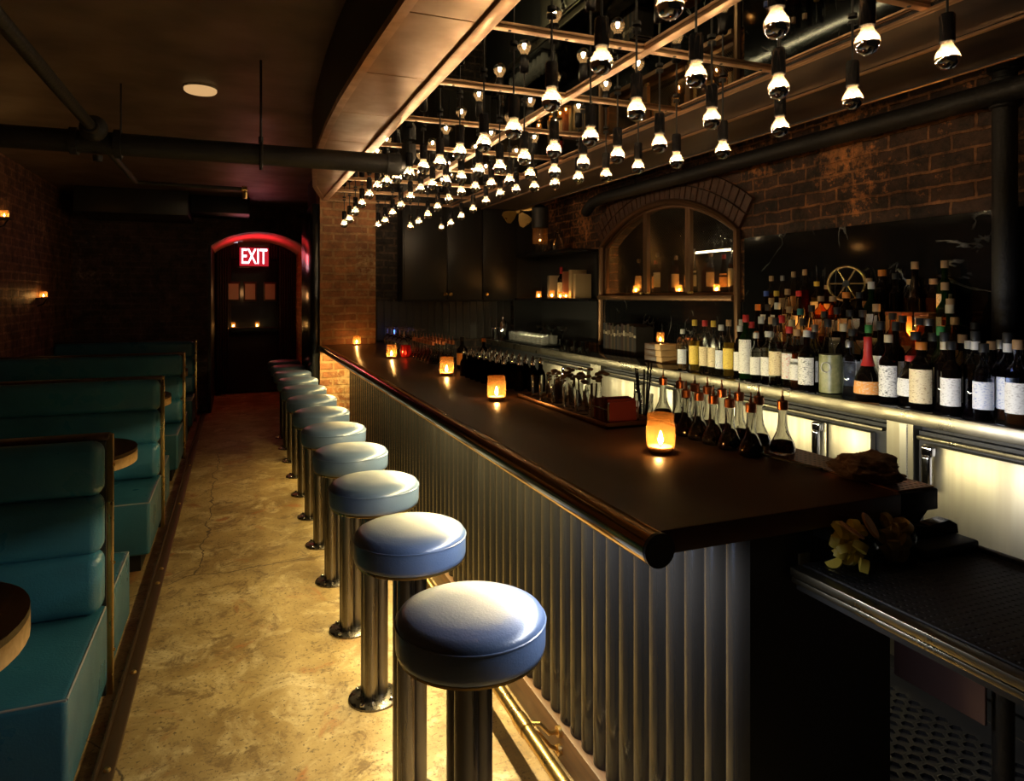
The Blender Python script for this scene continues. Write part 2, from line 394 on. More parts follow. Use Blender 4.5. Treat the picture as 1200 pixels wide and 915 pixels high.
def thing(name, label, cat, loc=(0, 0, 0), group=None, world=False, rz=0):
    """an Empty at the thing's base; world=True when its parts are modelled in room coordinates"""
    o = bpy.data.objects.new(name, None); COL.objects.link(o)
    o.empty_display_size = .05
    o.location = loc; o.rotation_euler = (0, 0, rz)
    tag(o, label, cat, group)
    if world: o['world_built'] = 1
    return o

def dup(root, loc, label, rz=0., scale=None):
    r = root.copy(); COL.objects.link(r); r.location = loc; r.rotation_euler = (0, 0, rz)
    if scale: r.scale = (scale, scale, scale)
    r['label'] = label
    for ch in [c for c in ALLCH(root)]:
        c = ch.copy(); COL.objects.link(c); c.parent = r; c.matrix_parent_inverse = ch.matrix_parent_inverse.copy()
        for g in ALLCH(ch):
            d = g.copy(); COL.objects.link(d); d.parent = c; d.matrix_parent_inverse = g.matrix_parent_inverse.copy()
    return r
def ALLCH(o): return [c for c in COL.objects if c.parent is o]

def struct(name, mb, mat, label, cat, parent=None, **k):
    o = build(name, mb, mat, parent, **k)
    if parent is None: tag(o, label, cat, kind='structure')
    return o

def box(*a, **k): return MB().box(*a, **k)

# ================================================================ THE SETTING
XL, XW, YF, ZC = -1.82, 3.03, 9.6, 2.7
struct('floor', box(-3.0, 3.5, -1.2, 12.2, -.1, 0), 'floor', 'worn yellowish concrete floor with stains and cracks', 'floor')
struct('ceiling', box(-3.0, 3.5, -1.2, 12.2, ZC, ZC + .1), 'ceiling', 'low dark brown ceiling', 'ceiling')

def arch_wall(mb, u0, u1, z0, z1, a0, a1, zs, zt, axis, d0, d1, zb=0., n=20):
    """a slab u0..u1 x z0..z1 with an opening a0..a1 from zb up to a segmental arch (springing zs, crown zt)"""
    if zb > z0: mb.prism([(a0, z0), (a1, z0), (a1, zb), (a0, zb)], axis, d0, d1)
    mb.prism([(u0, z0), (a0, z0), (a0, z1), (u0, z1)], axis, d0, d1)
    mb.prism([(a1, z0), (u1, z0), (u1, z1), (a1, z1)], axis, d0, d1)
    P = arch_pts(a0, a1, zs, zt, n)
    for (p, q) in zip(P, P[1:]):
        mb.prism([p, q, (q[0], z1), (p[0], z1)], axis, d0, d1)
    return mb

def arch_pts(a0, a1, zs, zt, n=20, grow=0.):
    w = (a1 - a0) / 2; h = zt - zs; R = (w * w + h * h) / (2 * h); cx = (a0 + a1) / 2; cz = zt - R
    a = math.asin(w / R); R += grow
    return [(cx + R * math.sin(-a + 2 * a * k / n), cz + R * math.cos(-a + 2 * a * k / n)) for k in range(n + 1)]

# right wall with the arched window
WY0, WY1, WZB, WZS, WZT = 3.54, 5.30, 1.47, 1.93, 2.21
struct('wall_right', arch_wall(MB(), -.3, 6.95, 0, ZC, WY0, WY1, WZS, WZT, 'x', XW, XW + .14, WZB), 'brick_right', 'dark worn brick wall behind the back bar', 'wall')
# far wall with the arched doorway, then the passage behind it
DX0, DX1 = -.29, .886
struct('wall_far', arch_wall(MB(), XL - .2, 1.5, 0, ZC, DX0, DX1, 2.15, 2.345, 'y', YF, YF + .16), 'brick_far', 'glazed dark brick wall at the end of the aisle', 'wall')
struct('wall_left', box(XL - .2, XL, -1.0, YF + .1, 0, ZC), 'brick_left', 'rough dark brick wall beside the booths', 'wall')
struct('wall_passage', box(DX0 - .12, DX0, YF + .16, 11.95, 0, ZC), 'black', 'dark side wall of the passage behind the exit arch', 'wall')
struct('wall_jamb', box(DX1, DX1 + .12, YF + .16, 11.95, 0, ZC), 'brick_jamb', 'orange brick side wall inside the exit arch', 'wall')
struct('wall_end', box(DX0 - .1, DX1 + .1, 11.9, 12.0, 0, ZC), 'black', 'black wall closing the passage behind the exit arch', 'wall')
struct('wall_back', box(1.1, XW + .1, 6.85, 6.95, 0, ZC), 'brick_back', 'dark brick wall behind the far end of the bar', 'wall')
# brick pier at the far end of the bar
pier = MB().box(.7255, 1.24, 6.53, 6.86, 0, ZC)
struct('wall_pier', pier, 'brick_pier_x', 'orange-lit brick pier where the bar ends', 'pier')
struct('trim_1', box(.66, .724, 6.56, 7.66, 0, 2.36, bev=.004), 'black_gloss', 'black slab standing for the shaded aisle face of the brick pier', 'trim')  # added black slab paints the shade on the pier's side face
struct('wall_stub', box(.7255, 1.24, 6.86, 7.66, 0, ZC), 'black', 'dark wall running back from the brick pier', 'wall')
# doorway arch lining
mb = MB()
P0 = arch_pts(DX0, DX1, 2.15, 2.345, 24); P1 = arch_pts(DX0, DX1, 2.15, 2.345, 24, .04)
for (a, b, c, d) in zip(P0, P0[1:], P1[1:], P1): mb.prism([a, b, c, d], 'y', YF - .025, YF + .02)
mb.box(DX0 - .035, DX0, YF - .025, YF + .02, 0, 2.16); 
struct('trim_2', mb, 'wood_fascia', 'thin arched trim around the red-lit doorway', 'trim')
# brick voussoirs over the window
mb = MB()
nb = 30
for k in range(nb):
    for (g0, g1) in ((.012, .115), (.125, .228)):
        f0, f1 = (k + .06) / nb, (k + .94) / nb
        Pa = arch_pts(WY0, WY1, WZS, WZT, 200, g0); Pb = arch_pts(WY0, WY1, WZS, WZT, 200, g1)
        i0, i1 = int(f0 * 200), int(f1 * 200)
        mb.prism([Pa[i0], Pa[i1], Pb[i1], Pb[i0]], 'x', XW - .022 - random.random() * .006, XW + .01)
struct('trim_3', mb, pbr('voussoir_brick', (.075, .036, .02), .5, 0, col2=(.14, .06, .03), nscale=18, bump=.5, bscale=50), 'double ring of upright bricks over the arched window', 'trim')
# marble splash back
mz = 1.87
struct('trim_4', box(XW - .022, XW - .002, -.3, WY0 - .06, 1.06, mz), 'marble', 'glossy black marble panel behind the bottles', 'wall panel')
struct('trim_5', box(XW - .022, XW - .002, WY0 - .06, WY1 + .06, 1.06, WZB - .005), 'marble', 'glossy black marble panel under the arched window', 'wall panel')
# peeling plaster patch: left as the wall's own worn brick

# ================================================================ ARCHED WINDOW
win = thing('window_1', 'arched brown metal window with three wire mesh sashes', 'window', (XW, 4.42, 1.06), world=True)
win['kind'] = 'structure'
mb = MB()
pts = [(XW - .03, WY0 - .01, 1.07)] + [(XW - .03, y, z) for y, z in arch_pts(WY0, WY1, WZS, WZT, 28)] + [(XW - .03, WY1 + .01, 1.07)]
mb.tube(pts, .024, 8)
build('outer_frame', mb, pbr('brown_metal', (.22, .12, .06), .38, .7), win)
MBRN = bpy.data.materials['brown_metal']
build('window_sill', box(XW - .075, XW + .15, WY0 - .0, WY1 + .0, WZB - .0, WZB + .035, bev=.004), MBRN, win)
def arch_z(y):
    w = (WY1 - WY0) / 2; h = WZT - WZS; R = (w * w + h * h) / (2 * h); return WZT - R + math.sqrt(max(0, R * R - (y - (WY0 + WY1) / 2) ** 2))
panes = ((3.57, 4.075), (4.10, 4.625), (4.65, 5.27))
for y0, y1 in panes:
    mb = MB()
    for yy in (y0, y1): mb.box(XW - .01, XW + .02, yy - .016, yy + .016, WZB + .03, arch_z(min(max(yy, WY0 + .02), WY1 - .02)) - .012)
    mb.box(XW - .01, XW + .02, y0, y1, WZB + .034, WZB + .056)
    Pt = [(XW + .005, y0 + (y1 - y0) * k / 8, arch_z(y0 + (y1 - y0) * k / 8) - .03) for k in range(9)]
    mb.tube(Pt, .018, 6)
    sash = build('sash', mb, MBRN, win)
    Pp = [(y0, WZB + .06), (y1, WZB + .06)] + [(y1 + (y0 - y1) * k / 8, arch_z(y1 + (y0 - y1) * k / 8) - .03) for k in range(9)]
    build('pane', MB().prism(Pp, 'x', XW + .032, XW + .036), 'pane', sash, smooth=False)
    # wire mesh: crossing diagonal wires
    mb = MB(); pitch = .021
    for sgn in (1, -1):
        k = -60
        while k < 110:
            seg = []
            for j in range(60):
                t = j / 59; y = y0 + (y1 - y0) * t; z = WZB + .06 + k * pitch + sgn * (y - y0) * 1.15
                if WZB + .06 < z < arch_z(y) - .03: seg.append((XW + .024 + .003 * sgn, y, z))
            if len(seg) > 3: mb.tube([seg[0], seg[-1]], .0016, 3)
            k += 1
    build('wire_mesh', mb, pbr('wire', (.10, .08, .06), .35, .9) if 'wire' not in bpy.data.materials else bpy.data.materials['wire'], sash)
    for dy in (.02, .05): build('knob', MB().sphere((XW - .022, y1 - dy if y1 < 5 else y0 + dy, WZB + .055), .012), 'brass', sash)
# niche behind the window
mb = MB()
mb.box(XW + .55, XW + .6, WY0 - .2, WY1 + .2, 1.2, 2.5); mb.box(XW + .14, XW + .6, WY0 - .25, WY0 - .2, 1.2, 2.5)
mb.box(XW + .14, XW + .6, WY1 + .2, WY1 + .25, 1.2, 2.5); mb.box(XW + .14, XW + .6, WY0 - .25, WY1 + .25, 2.45, 2.5); mb.box(XW + .14, XW + .6, WY0 - .25, WY1 + .25, 1.48, 1.53)
struct('wall_niche', mb, 'black', 'dark cupboard space behind the arched window', 'wall')

# ================================================================ CANOPY WITH MIRROR AND BULBS
CZ = 2.345
can = thing('ceiling_canopy', 'bronze panelled canopy with a dark mirrored underside hung above the bar', 'canopy', (1.2, 3.5, CZ), world=True)
CY0, CY1 = -.4, 6.15
edge = [(.47, CY0), (.47, .6), (.46, 1.35), (.445, 1.9), (.425, 2.4), (.41, 3.0), (.413, 3.5), (.433, 4.1), (.475, 4.75), (.55, 5.45), (.70, CY1)]
# panels between the seams
seams = [CY0, .195, .795, 1.395, 1.995, 2.595, 3.195, 3.795, 4.395, 4.995, 5.595, CY1]
def ex(y):
    for (a, b) in zip(edge, edge[1:]):
        if a[1] <= y <= b[1]: return a[0] + (b[0] - a[0]) * (y - a[1]) / (b[1] - a[1])
    return edge[-1][0]
for y0, y1 in zip(seams, seams[1:]):
    ys = [y0 + .003 + (y1 - y0 - .006) * k / 5 for k in range(6)]
    poly = [(ex(y) + .03, y) for y in ys] + [(.705, y) for y in reversed(ys)]
    if poly[5][0] > .7: poly = poly[:5] + poly[6:]
    build('bronze_panel', MB().prism(poly, 'z', CZ, CZ + .012), 'bronze', can, smooth=False)
mb = MB()
ys = [CY0 + (CY1 - CY0) * k / 44 for k in range(45)]
for a, b in zip(ys, ys[1:]): mb.prism([(ex(a), a), (ex(b), b), (ex(b) + .034, b), (ex(a) + .034, a)], 'z', CZ - .008, CZ + .02)
build('curved_edge_strip', mb, 'copper', can)
mb = MB()
for a, b in zip(ys, ys[1:]): mb.prism([(ex(a) + .001, a), (ex(b) + .001, b), (ex(b) + .02, b), (ex(a) + .02, a)], 'z', CZ + .02, ZC - .001)
build('side_panel', mb, 'black', can)
build('mirror_panel', box(.70, 1.876, CY0, CY1, CZ + .002, CZ + .012), 'mirror', can, smooth=False)
build('backing_board', box(.70, 1.876, CY0, CY1, CZ + .014, CZ + .03), 'black', can)
build('edge_strip', box(.693, .745, CY0, CY1, CZ - .012, CZ + .002, bev=.002), 'copper', can)
build('centre_strip', box(1.288, 1.324, CY0, CY1, CZ - .011, CZ + .002, bev=.002), 'copper', can)
for y in seams[1:]:
    s = build('cross_strip', box(.745, 1.872, y - .014, y + .014, CZ - .009, CZ + .002, bev=.002), 'copper', can)
    mb = MB()
    for x in (.8, 1.0, 1.2, 1.42, 1.62, 1.8): mb.lathe([(0, -.0025), (.0055, -.002), (.006, 0)], (x, y, CZ - .009), 8)
    d = build('screw', mb, 'iron', s)
for x0, x1 in ((1.88, 2.17), (2.182, 2.515)):
    build('wooden_soffit_board', box(x0, x1, CY0, CY1, CZ - .006, CZ + .02, bev=.002), 'wood_fascia', can)
build('soffit_side', box(2.515, 2.53, CY0, CY1, CZ - .012, ZC - .001), 'wood_fascia', can)
mb = MB()
for x, r in ((1.868, .006), (1.886, .006), (2.176, .007), (2.522, .005)): mb.tube([(x, CY0, CZ - .012), (x, CY1, CZ - .012)], r, 6)
build('soffit_moulding', mb, 'copper', can)

# bulbs: four rows of seventeen, the drop rising and falling along the bar
ZB = [2.13, 2.10, 2.08, 2.06, 2.075, 2.10, 2.11, 2.145, 2.16, 2.185, 2.21, 2.225, 2.21, 2.185, 2.16, 2.13, 2.12]
def bulb_parts(t, drop):
    """t's origin is the centre of the globe; drop = distance up to the mirror"""
    r = .030
    top = [(r, 0), (r * .985, .006), (r * .93, .0125), (r * .82, .019), (r * .68, .025), (r * .56, .031), (r * .5, .036), (r * .47, .044)]
    bulb = build('glass_bulb', MB().lathe(top, seg=20), 'bulb_glass', t)
    bot = [(0, -r)] + [(r * math.sin(a), -r * math.cos(a)) for a in (.25, .5, .75, 1.0, 1.2, 1.4)] + [(r * 1.002, 0)]
    build('silvered_bowl', MB().lathe(bot, seg=20), 'mirror_bulb', bulb)
    build('filament', MB().lathe([(0, -.010), (.0075, -.008), (.0085, -.002), (.006, .003), (.004, .012), (0, .0145)], seg=10), 'filament', bulb)
    sk = MB().lathe([(.0145, .042), (.019, .043), (.0195, .05), (.0195, .112), (.017, .118), (.006, .121), (0, .121)], seg=16)
    build('socket', sk, 'black_gloss', t)
    build('rod', MB().lathe([(.0035, .12), (.0035, drop - .004)], seg=8), 'black', t)
    build('ceiling_rose', MB().lathe([(.014, drop - .014), (.014, drop - .003), (0, drop - .001)], seg=12), 'black', t)
row_names = ['row over the customers\' edge of the bar', 'second row in from the customers\' edge', 'third row in from the customers\' edge', 'row along the dark wooden soffit']
protos = {}
for ci, X in enumerate((.875, 1.17, 1.46, 1.75)):
    for j in range(17):
        Y = 1.245 + .3 * j
        lab = 'half-mirrored pendant bulb, %s from the near end, %s' % (ORD[j], row_names[ci])
        z = ZB[j]; key = j
        if key not in protos:
            t = thing('pendant_bulb', lab, 'hanging lamp', (X, Y, z), 'half-mirrored bulbs hanging above the bar')
            bulb_parts(t, CZ - z - .0005); protos[key] = t
        else:
            dup(protos[key], (X, Y, z), lab)

# ================================================================ BAR COUNTER
BY0, BY1 = 1.11, 6.525
BZ = 1.049
bar = thing('bar_counter', 'long bar with dark varnished top, rounded front rail and corrugated steel front', 'bar', (1.1, 3.8, 0), world=True)
mb = MB()
mb.box(.752, 1.41, BY0, BY1, 1.0, BZ, bev=.004)
mb.box(1.245, 1.53, BY1 - .02, 6.84, 1.0, BZ, bev=.004)
build('worktop', mb, 'bar_top', bar)
mb = MB().box(1.405, 1.53, BY0 - .0, BY1 - .02, 1.0, BZ, bev=.004).prism([(1.2, .965), (1.46, .965), (1.5, .999), (1.2, .999)], 'y', BY0 + .005, BY1)
build('rear_ledge', mb, 'black', bar)
rail = build('front_rail', MB().tube([(.749, BY0 - .004, 1.015), (.749, BY1 + .02, 1.015)], .034, 28), 'brass_rail', bar)
build('rail_end_cap', MB().tube([(.749, BY0 - .012, 1.015), (.749, BY0 - .0035, 1.015)], .0335, 28), 'black', rail)
# corrugated front: rounded flutes
mb = MB(); pitch = .0745; n = int((BY1 - 1.147) / pitch); vs = []; q = 16
for i in range(n + 1):
    for k in range(q):
        u = k / q; y = 1.147 + (i + u) * pitch
        if y > BY1 - .002: break
        vs.append((1.007 - .021 * (1 - abs(2 * u - 1) ** 2.6), y))
me = [(x, y, .112) for x, y in vs] + [(x, y, 1.0) for x, y in vs]
k = len(vs)
mb.add(me, [(i, i + 1, k + i + 1, k + i) for i in range(k - 1)])
build('corrugated_front', mb, 'corrugated', bar, ang=60)
build('end_panel', box(1.012, 1.44, 1.165, 1.19, .0, 1.0), 'black', bar)
build('inner_carcass', box(1.04, 1.06, 1.19, BY1, .0, 1.0), 'black', bar)
build('rear_panel', box(1.40, 1.42, 1.25, BY1, .0, .965), 'black', bar)
build('baseboard', box(.970, 1.02, 1.19, BY1, 0, .11, bev=.004), 'wood_brown', bar)
# the lamps built in under the overhang
LEDW = emit('led_cool', (.9, .93, 1.0), 1.0); LEDY = emit('led_warm', (1.0, .86, .45), 1.0)
build('light_strip', box(.802, .822, 1.22, 6.45, .9955, .9995), pbr('strip_housing', (.6, .6, .55), .5), bar)
build('light_strip', box(1.472, 1.49, 1.35, 6.2, .985, .999), bpy.data.materials['strip_housing'], bar)
# small steel switch plate on the end panel
pl = build('switch_plate', box(1.155, 1.185, 1.159, 1.166, .865, .93, bev=.002), 'stainless', bar)

# foot rail
fr = thing('foot_rail', 'brass foot rail tube on paired brackets along the foot of the bar', 'foot rail', (.84, 3.8, 0), world=True)
build('tube', MB().tube([(.84, .9, .15), (.84, BY1 - .03, .15)], .021, 18), 'brass', fr)
for y in (1.98, 2.99, 4.0, 5.0, 6.0):
    mb = MB().tube([(.84, y - .035, .15), (.84, y + .035, .15)], .0245, 18)
    for dz, s in ((.145, 1), (.06, -1)):
        pts = [(.858, y, .15 - (.0 if s > 0 else .014)), (.89, y - .012, .15 + (dz - .15) * .25 - (.0 if s > 0 else .012)), (.925, y - .012, dz - (.035 if s > 0 else -.01)), (.962, y, dz - .045 if s > 0 else dz - .02)]
        mb.tube(pts, .007, 8)
    b = build('bracket', mb, 'brass', fr)
    mb = MB()
    for dz in (.1, .04): mb.tube([(.958, y, dz), (.9695, y, dz)], .017, 14); mb.tube([(.953, y, dz), (.96, y, dz)], .008, 8)
    build('rosette', mb, 'brass', b)

# ================================================================ STOOLS
def make_stool(label):
    t = thing('bar_stool', label, 'stool', (0, 0, 0), 'round blue stools fixed to the floor along the bar')
    R = .165
    prof = [(0, .722), (R * .90, .722), (R * .985, .730), (R, .742), (R, .785), (R * .994, .790)]
    prof += [(R * .992, .796), (R * .955, .806), (R * .86, .8135), (R * .6, .819), (R * .3, .8205), (0, .821)]
    seat = build('seat', MB().lathe(prof, seg=48), 'leather_blue', t, ang=60)
    ring = [(R * 1.0 * math.cos(2 * PI * k / 48), R * math.sin(2 * PI * k / 48), .791) for k in range(48)]
    build('piping', MB().tube(ring, .0024, 6, closed=True), 'leather_blue', seat)
    ring = [(R * .93 * math.cos(2 * PI * k / 48), R * .93 * math.sin(2 * PI * k / 48), .7225) for k in range(48)]
    build('metal_rim', MB().tube(ring, .005, 6, closed=True), 'brass', seat)
    build('mounting_plate', MB().lathe([(0, .704), (.105, .704), (.11, .708), (.11, .722), (0, .722)], seg=32), 'iron', t)
    r = .0262
    # three tubes stand together, nudged round so that one faces the aisle
    a = math.radians(-14); ca, sa = math.cos(a), math.sin(a)
    for ux, uy in ((-.012, -.022), (.024, .018), (-.026, .029)):
        x, y = ux * ca - uy * sa, ux * sa + uy * ca
        build('post_tube', MB().lathe([(0, .012), (r, .012), (r, .704), (0, .704)], (x, y, 0), 20), 'steel_dark', t)
    fl = build('floor_flange', MB().lathe([(0, 0), (.094, 0), (.094, .007), (.088, .011), (0, .0115)], seg=36), 'steel_dark', t)
    for k in range(4):
        aa = PI / 4 + k * PI / 2
        build('bolt', MB().lathe([(.0095, .0105), (.0095, .014), (.006, .0185), (0, .0195)], (.077 * math.cos(aa), .077 * math.sin(aa), 0), 10), 'chrome', fl)
    return t
SY = [1.43 + .565 * k for k in range(12)]
st = None
for k, y in enumerate(SY):
    lab = 'round blue leather stool on a steel post, %s from the near end of the bar' % ORD[k]
    if st is None: st = make_stool(lab); st.location = (.481, y, 0)
    else: dup(st, (.481, y, 0), lab, rz=0)

# ================================================================ BOOTHS
XE = -.43; XB = XL + .008
def cushion_roll(y0, y1, z0, z1, x0, x1, bev):
    return box(x0, x1, y0, y1, z0, z1, bev=bev, seg=5)
def make_bench(y, label, near=True, far=True):
    t = thing('booth_bench', label, 'bench', (XE, y, 0), 'teal booth benches along the aisle', world=True)
    core = box(XB, XE - .006, y - .03, y + .03, .05, .975)
    build('back_core', core, 'black', t)
    for s, on in ((-1, near), (1, far)):
        if not on: continue
        bk = None
        for k, (z0, z1, th) in enumerate(((.385, .60, .115), (.59, .80, .10), (.79, .985, .088))):
            ya, yb = sorted((y + s * .022, y + s * (.03 + th)))
            o = build('back_roll', box(XB, XE - .004, ya, yb, z0, z1, bev=.042, seg=5), 'leather_teal', t, ang=70)
        f = .67 if s < 0 else .53
        ya, yb = sorted((y + s * .03, y + s * f))
        seat = build('seat', box(XB, XE, ya, yb, .10, .385, bev=.018, seg=4), 'leather_teal', t, ang=70)
        pip = MB().tube([(XE - .005, y + s * .05, .380), (XE - .005, y + s * (f - .012), .380)], .004, 6).tube([(XE - .005, y + s * (f - .008), .380), (XB, y + s * (f - .008), .380)], .004, 6)
        build('seat_edge_highlight', pip, 'piping', seat)  # pale tube paints a highlight along the seat edges
        build('kick_base', box(XB, XE - .05, *sorted((y + s * .03, y + s * (f - .06))), 0, .10), 'black', t)
    st_ = build('end_strip', box(XE - .008, XE + .014, y - .011, y + .011, .04, .995, bev=.003), 'brass', t)
    mb = MB()
    for z in (.2, .52, .88): mb.tube([(XE + .0135, y, z), (XE + .019, y, z)], .006, 8)
    build('screw', mb, 'brass', st_)
    build('top_rail', box(XB, XE + .004, y - .035, y + .035, .978, .996, bev=.006), 'wood_dark', t)
    return t
BYS = [2.88, 4.83, 6.78, 8.73]
for k, y in enumerate(BYS):
    make_bench(y, 'teal leather booth bench with rolled back, %s from the near end of the aisle' % ORD[k])
# tables
def make_table(y, label):
    t = thing('booth_table', label, 'table', (-1.1, y, 0), 'wooden tables between the booth benches', world=True)
    xt = -.455; w = .29
    poly = [(XB, y - w)] + [(xt - w * .75 + w * .75 * math.cos(a), y + w * math.sin(a)) for a in [-PI / 2 + PI * k / 20 for k in range(21)]] + [(XB, y + w)]
    build('table_top', MB().prism(poly, 'z', .735, .752), 'wood_dark', t)
    P2 = [(x, yy) for x, yy in poly]
    build('wooden_edge', MB().prism(P2, 'z', .685, .7345), 'wood_pale', t)
    for x in (-1.5, -.95):
        build('pedestal', MB().lathe([(0, 0), (.19, 0), (.19, .012), (.05, .03), (.035, .06), (.035, .66), (.1, .684), (0, .684)], (x, y, 0), 20), 'iron', t)
for k, y in enumerate((1.905, 3.855, 5.805, 7.755)):
    make_table(y, 'round-ended wooden booth table with pale edge, %s from the near end' % ORD[k])
# metal floor channel with bolts along the booths
ch = thing('floor_channel', 'brown metal channel bolted to the floor along the booths', 'floor trim', (-.385, 4.5, 0), world=True)
mb = MB().box(-.395, -.352, .2, 9.58, 0, .018, bev=.003).box(-.402, -.395, .2, 9.58, 0, .045)
build('channel', mb, pbr('brown_channel', (.12, .075, .045), .42, .7), ch)
for y in (1.55, 2.45, 3.05, 3.95, 4.15, 5.4, 6.6):
    build('bolt', MB().lathe([(.011, .018), (.011, .022), (.007, .027), (0, .028)], (-.372, y, 0), 10), 'brass', ch)

# ================================================================ PIPES AND CEILING BITS
pp = thing('ceiling_pipe', 'thick black pipe crossing under the ceiling above the aisle', 'pipe', (-.5, 3.7, 2.22), world=True)
build('pipe', MB().tube([(-2.0, 3.7, 2.22), (.80, 3.7, 2.22)], .053, 20), 'iron', pp)
build('end_collar', MB().tube([(.76, 3.7, 2.22), (.835, 3.7, 2.22)], .060, 20), 'iron', pp)
build('elbow', MB().tube([(.83, 3.7, 2.22), (.87, 3.7, 2.235), (.885, 3.7, 2.27), (.885, 3.7, CZ - .01)], .04, 14), 'iron', pp)
for x in (-1.2, .12):
    ring = [(x, 3.7 + .060 * math.cos(2 * PI * k / 20), 2.22 + .060 * math.sin(2 * PI * k / 20)) for k in range(20)]
    mb = MB().tube(ring, .009, 6, closed=True).tube([(x, 3.7, 2.278), (x, 3.7, ZC)], .006, 8).lathe([(.012, 2.278), (.012, 2.31), (0, 2.312)], (x, 3.7, 0), 8).lathe([(0, 2.14), (.008, 2.142), (.008, 2.165)], (x, 3.7, 0), 8)
    build('hanger', mb, 'iron', pp)
sp = thing('sprinkler_pipe', 'thin black pipe running along the ceiling above the booths', 'pipe', (-.6, 2.5, 2.25), world=True)
build('pipe', MB().tube([(-.6, -.8, 2.26), (-.6, 3.62, 2.26)], .0235, 14), 'iron', sp)
build('pipe', MB().tube([(-.6, 3.62, 2.26), (-.6, 3.84, 2.24), (-.6, 5.0, 2.24)], .017, 12), 'iron', sp)
mb = MB().sphere((-.6, 3.60, 2.265), .06, sc=(1, .8, 1)).tube([(-.6, 3.5, 2.26), (-.6, 3.54, 2.26)], .034, 14).tube([(-.53, 3.70, 2.22), (-.50, 3.70, 2.22)], .068, 16).tube([(-.71, 3.70, 2.22), (-.68, 3.70, 2.22)], .064, 16).tube([(-.6, 3.72, 2.22), (-.6, 3.84, 2.24)], .036, 12).lathe([(0, 2.13), (.02, 2.132), (.022, 2.16)], (-.6, 3.7, 0), 10)
build('coupling', mb, 'iron', sp)
mb = MB().tube([(-.6, .75, 2.26), (-.6, .83, 2.26)], .033, 14).tube([(-.6, 1.88, 2.26), (-.6, 1.96, 2.26)], .033, 14)
build('coupling', mb, 'iron', sp)
build('cross_pipe', MB().tube([(-.6, 5.0, 2.24), (-.58, 5.03, 2.24), (.05, 5.03, 2.235)], .012, 10), 'iron', sp)
build('pipe_end', MB().tube([(.04, 5.03, 2.235), (.075, 5.03, 2.235)], .02, 10).tube([(.06, 5.03, 2.235), (.06, 5.03, 2.17)], .016, 10), 'brass', sp)
build('hanger', MB().tube([(-.6, 4.4, 2.24), (-.6, 4.4, ZC)], .005, 6), 'iron', sp)
cl = thing('ceiling_light', 'round cream disc lamp on the dark ceiling over the aisle', 'ceiling lamp', (-.17, 3.57, ZC), world=True)
DLX, DLY = -.187, 4.307
cl.location = (DLX, DLY, ZC)
build('base_ring', MB().lathe([(.086, ZC - .012), (.09, ZC - .01), (.09, ZC)], (DLX, DLY, 0), 36), 'paper', cl)
build('diffuser', MB().lathe([(0, ZC - .034), (.06, ZC - .033), (.08, ZC - .03), (.0875, ZC - .022), (.0875, ZC - .011), (.08, ZC - .010)], (DLX, DLY, 0), 36), emit('cream_diffuser', (1, .58, .24), .68), cl)
o = build('duct_box', box(-1.62, -.5, 8.6, YF - .005, 2.42, 2.699, bev=.006), 'cabinet', None); tag(o, 'black duct box high in the corner above the last booth', 'duct')
o = build('duct_box', box(-.49, .16, 8.9, YF - .005, 2.5, 2.699, bev=.006), pbr('navy_duct', (.012, .013, .022), .45), None); tag(o, 'low dark blue-black duct box beside the exit arch ceiling', 'duct')

# right-hand pipes
o = build('conduit_pipe', MB().tube([(2.88, .3, 2.33), (2.88, 5.05, 2.33), (2.88, 5.25, 2.31), (2.9, 5.4, 2.25)], .047, 16), 'iron', None)
tag(o, 'long black pipe running along the brick wall above the arched window', 'pipe')
o = thing('wall_post', 'black iron standpipe rising from the back bar in front of the marble panel', 'post', (2.93, 1.84, 1.03), world=True)
build('pipe', MB().lathe([(.045, 1.062), (.045, ZC)], (2.93, 1.84, 0), 20), 'iron', o)
build('collar', MB().lathe([(.045, 2.42), (.062, 2.425), (.062, 2.55), (.045, 2.555)], (2.93, 1.84, 0), 20).lathe([(.045, 2.27), (.055, 2.275), (.055, 2.39), (.045, 2.395)], (2.93, 1.84, 0), 20), 'iron', o)

# ================================================================ BACK BAR
bb = thing('back_bar', 'long black stone back bar with a stainless front edge', 'counter', (2.7, 3.8, 0), world=True)
TZ = 1.062
YB0, YB1 = .4, 6.8
build('stone_top', box(2.405, XW - .024, YB0, YB1, TZ - .035, TZ, bev=.003), 'stone', bb)
build('steel_edge', box(2.388, 2.404, YB0, YB1, TZ - .052, TZ - .001, bev=.002), 'stainless_h', bb)
build('carcass', box(2.46, XW - .03, YB0, YB1, 0, TZ - .036), 'black', bb)
for (y0, y1) in ((1.85, 1.965), (4.27, 4.42), (3.30, 3.36)):
    build('steel_upright', box(2.41, 2.46, y0, y1, .08, TZ - .052), 'stainless', bb)
build('perforated_strip', box(2.405, 2.411, 1.875, 1.905, .3, TZ - .058), perforated('perforated_steel', (.7, .68, .6), 90, 1, .3), bb)
# coolers, each with its own doors and chrome latches
def cooler(label, y0, y1, doors, latches):
    t = thing('undercounter_cooler', label, 'cooler', (2.45, (y0 + y1) / 2, .1), 'stainless coolers under the back bar', world=True)
    build('body', box(2.43, 2.458, y0, y1, .10, .985), 'black', t)
    for (a, b) in doors:
        d = build('door', box(2.398, 2.428, a, b, .16, .945, bev=.004), 'stainless', t)
        for (yl, side) in latches:
            if a <= yl <= b:
                hb = MB().box(2.368, 2.398, yl - .022, yl + .022, .905, .945, bev=.008, seg=3).tube([(2.366, yl, .925), (2.372, yl, .925)], .009, 12)
                h = build('latch', hb, 'chrome', d)
                build('handle', MB().box(2.362, 2.386, yl - .017, yl + .017, .785, .91, bev=.009, seg=3), 'chrome', h)
    build('vent_strip', box(2.40, 2.428, y0 + .01, y1 - .01, .957, .972, bev=.003), 'stainless_h', t)
    return t
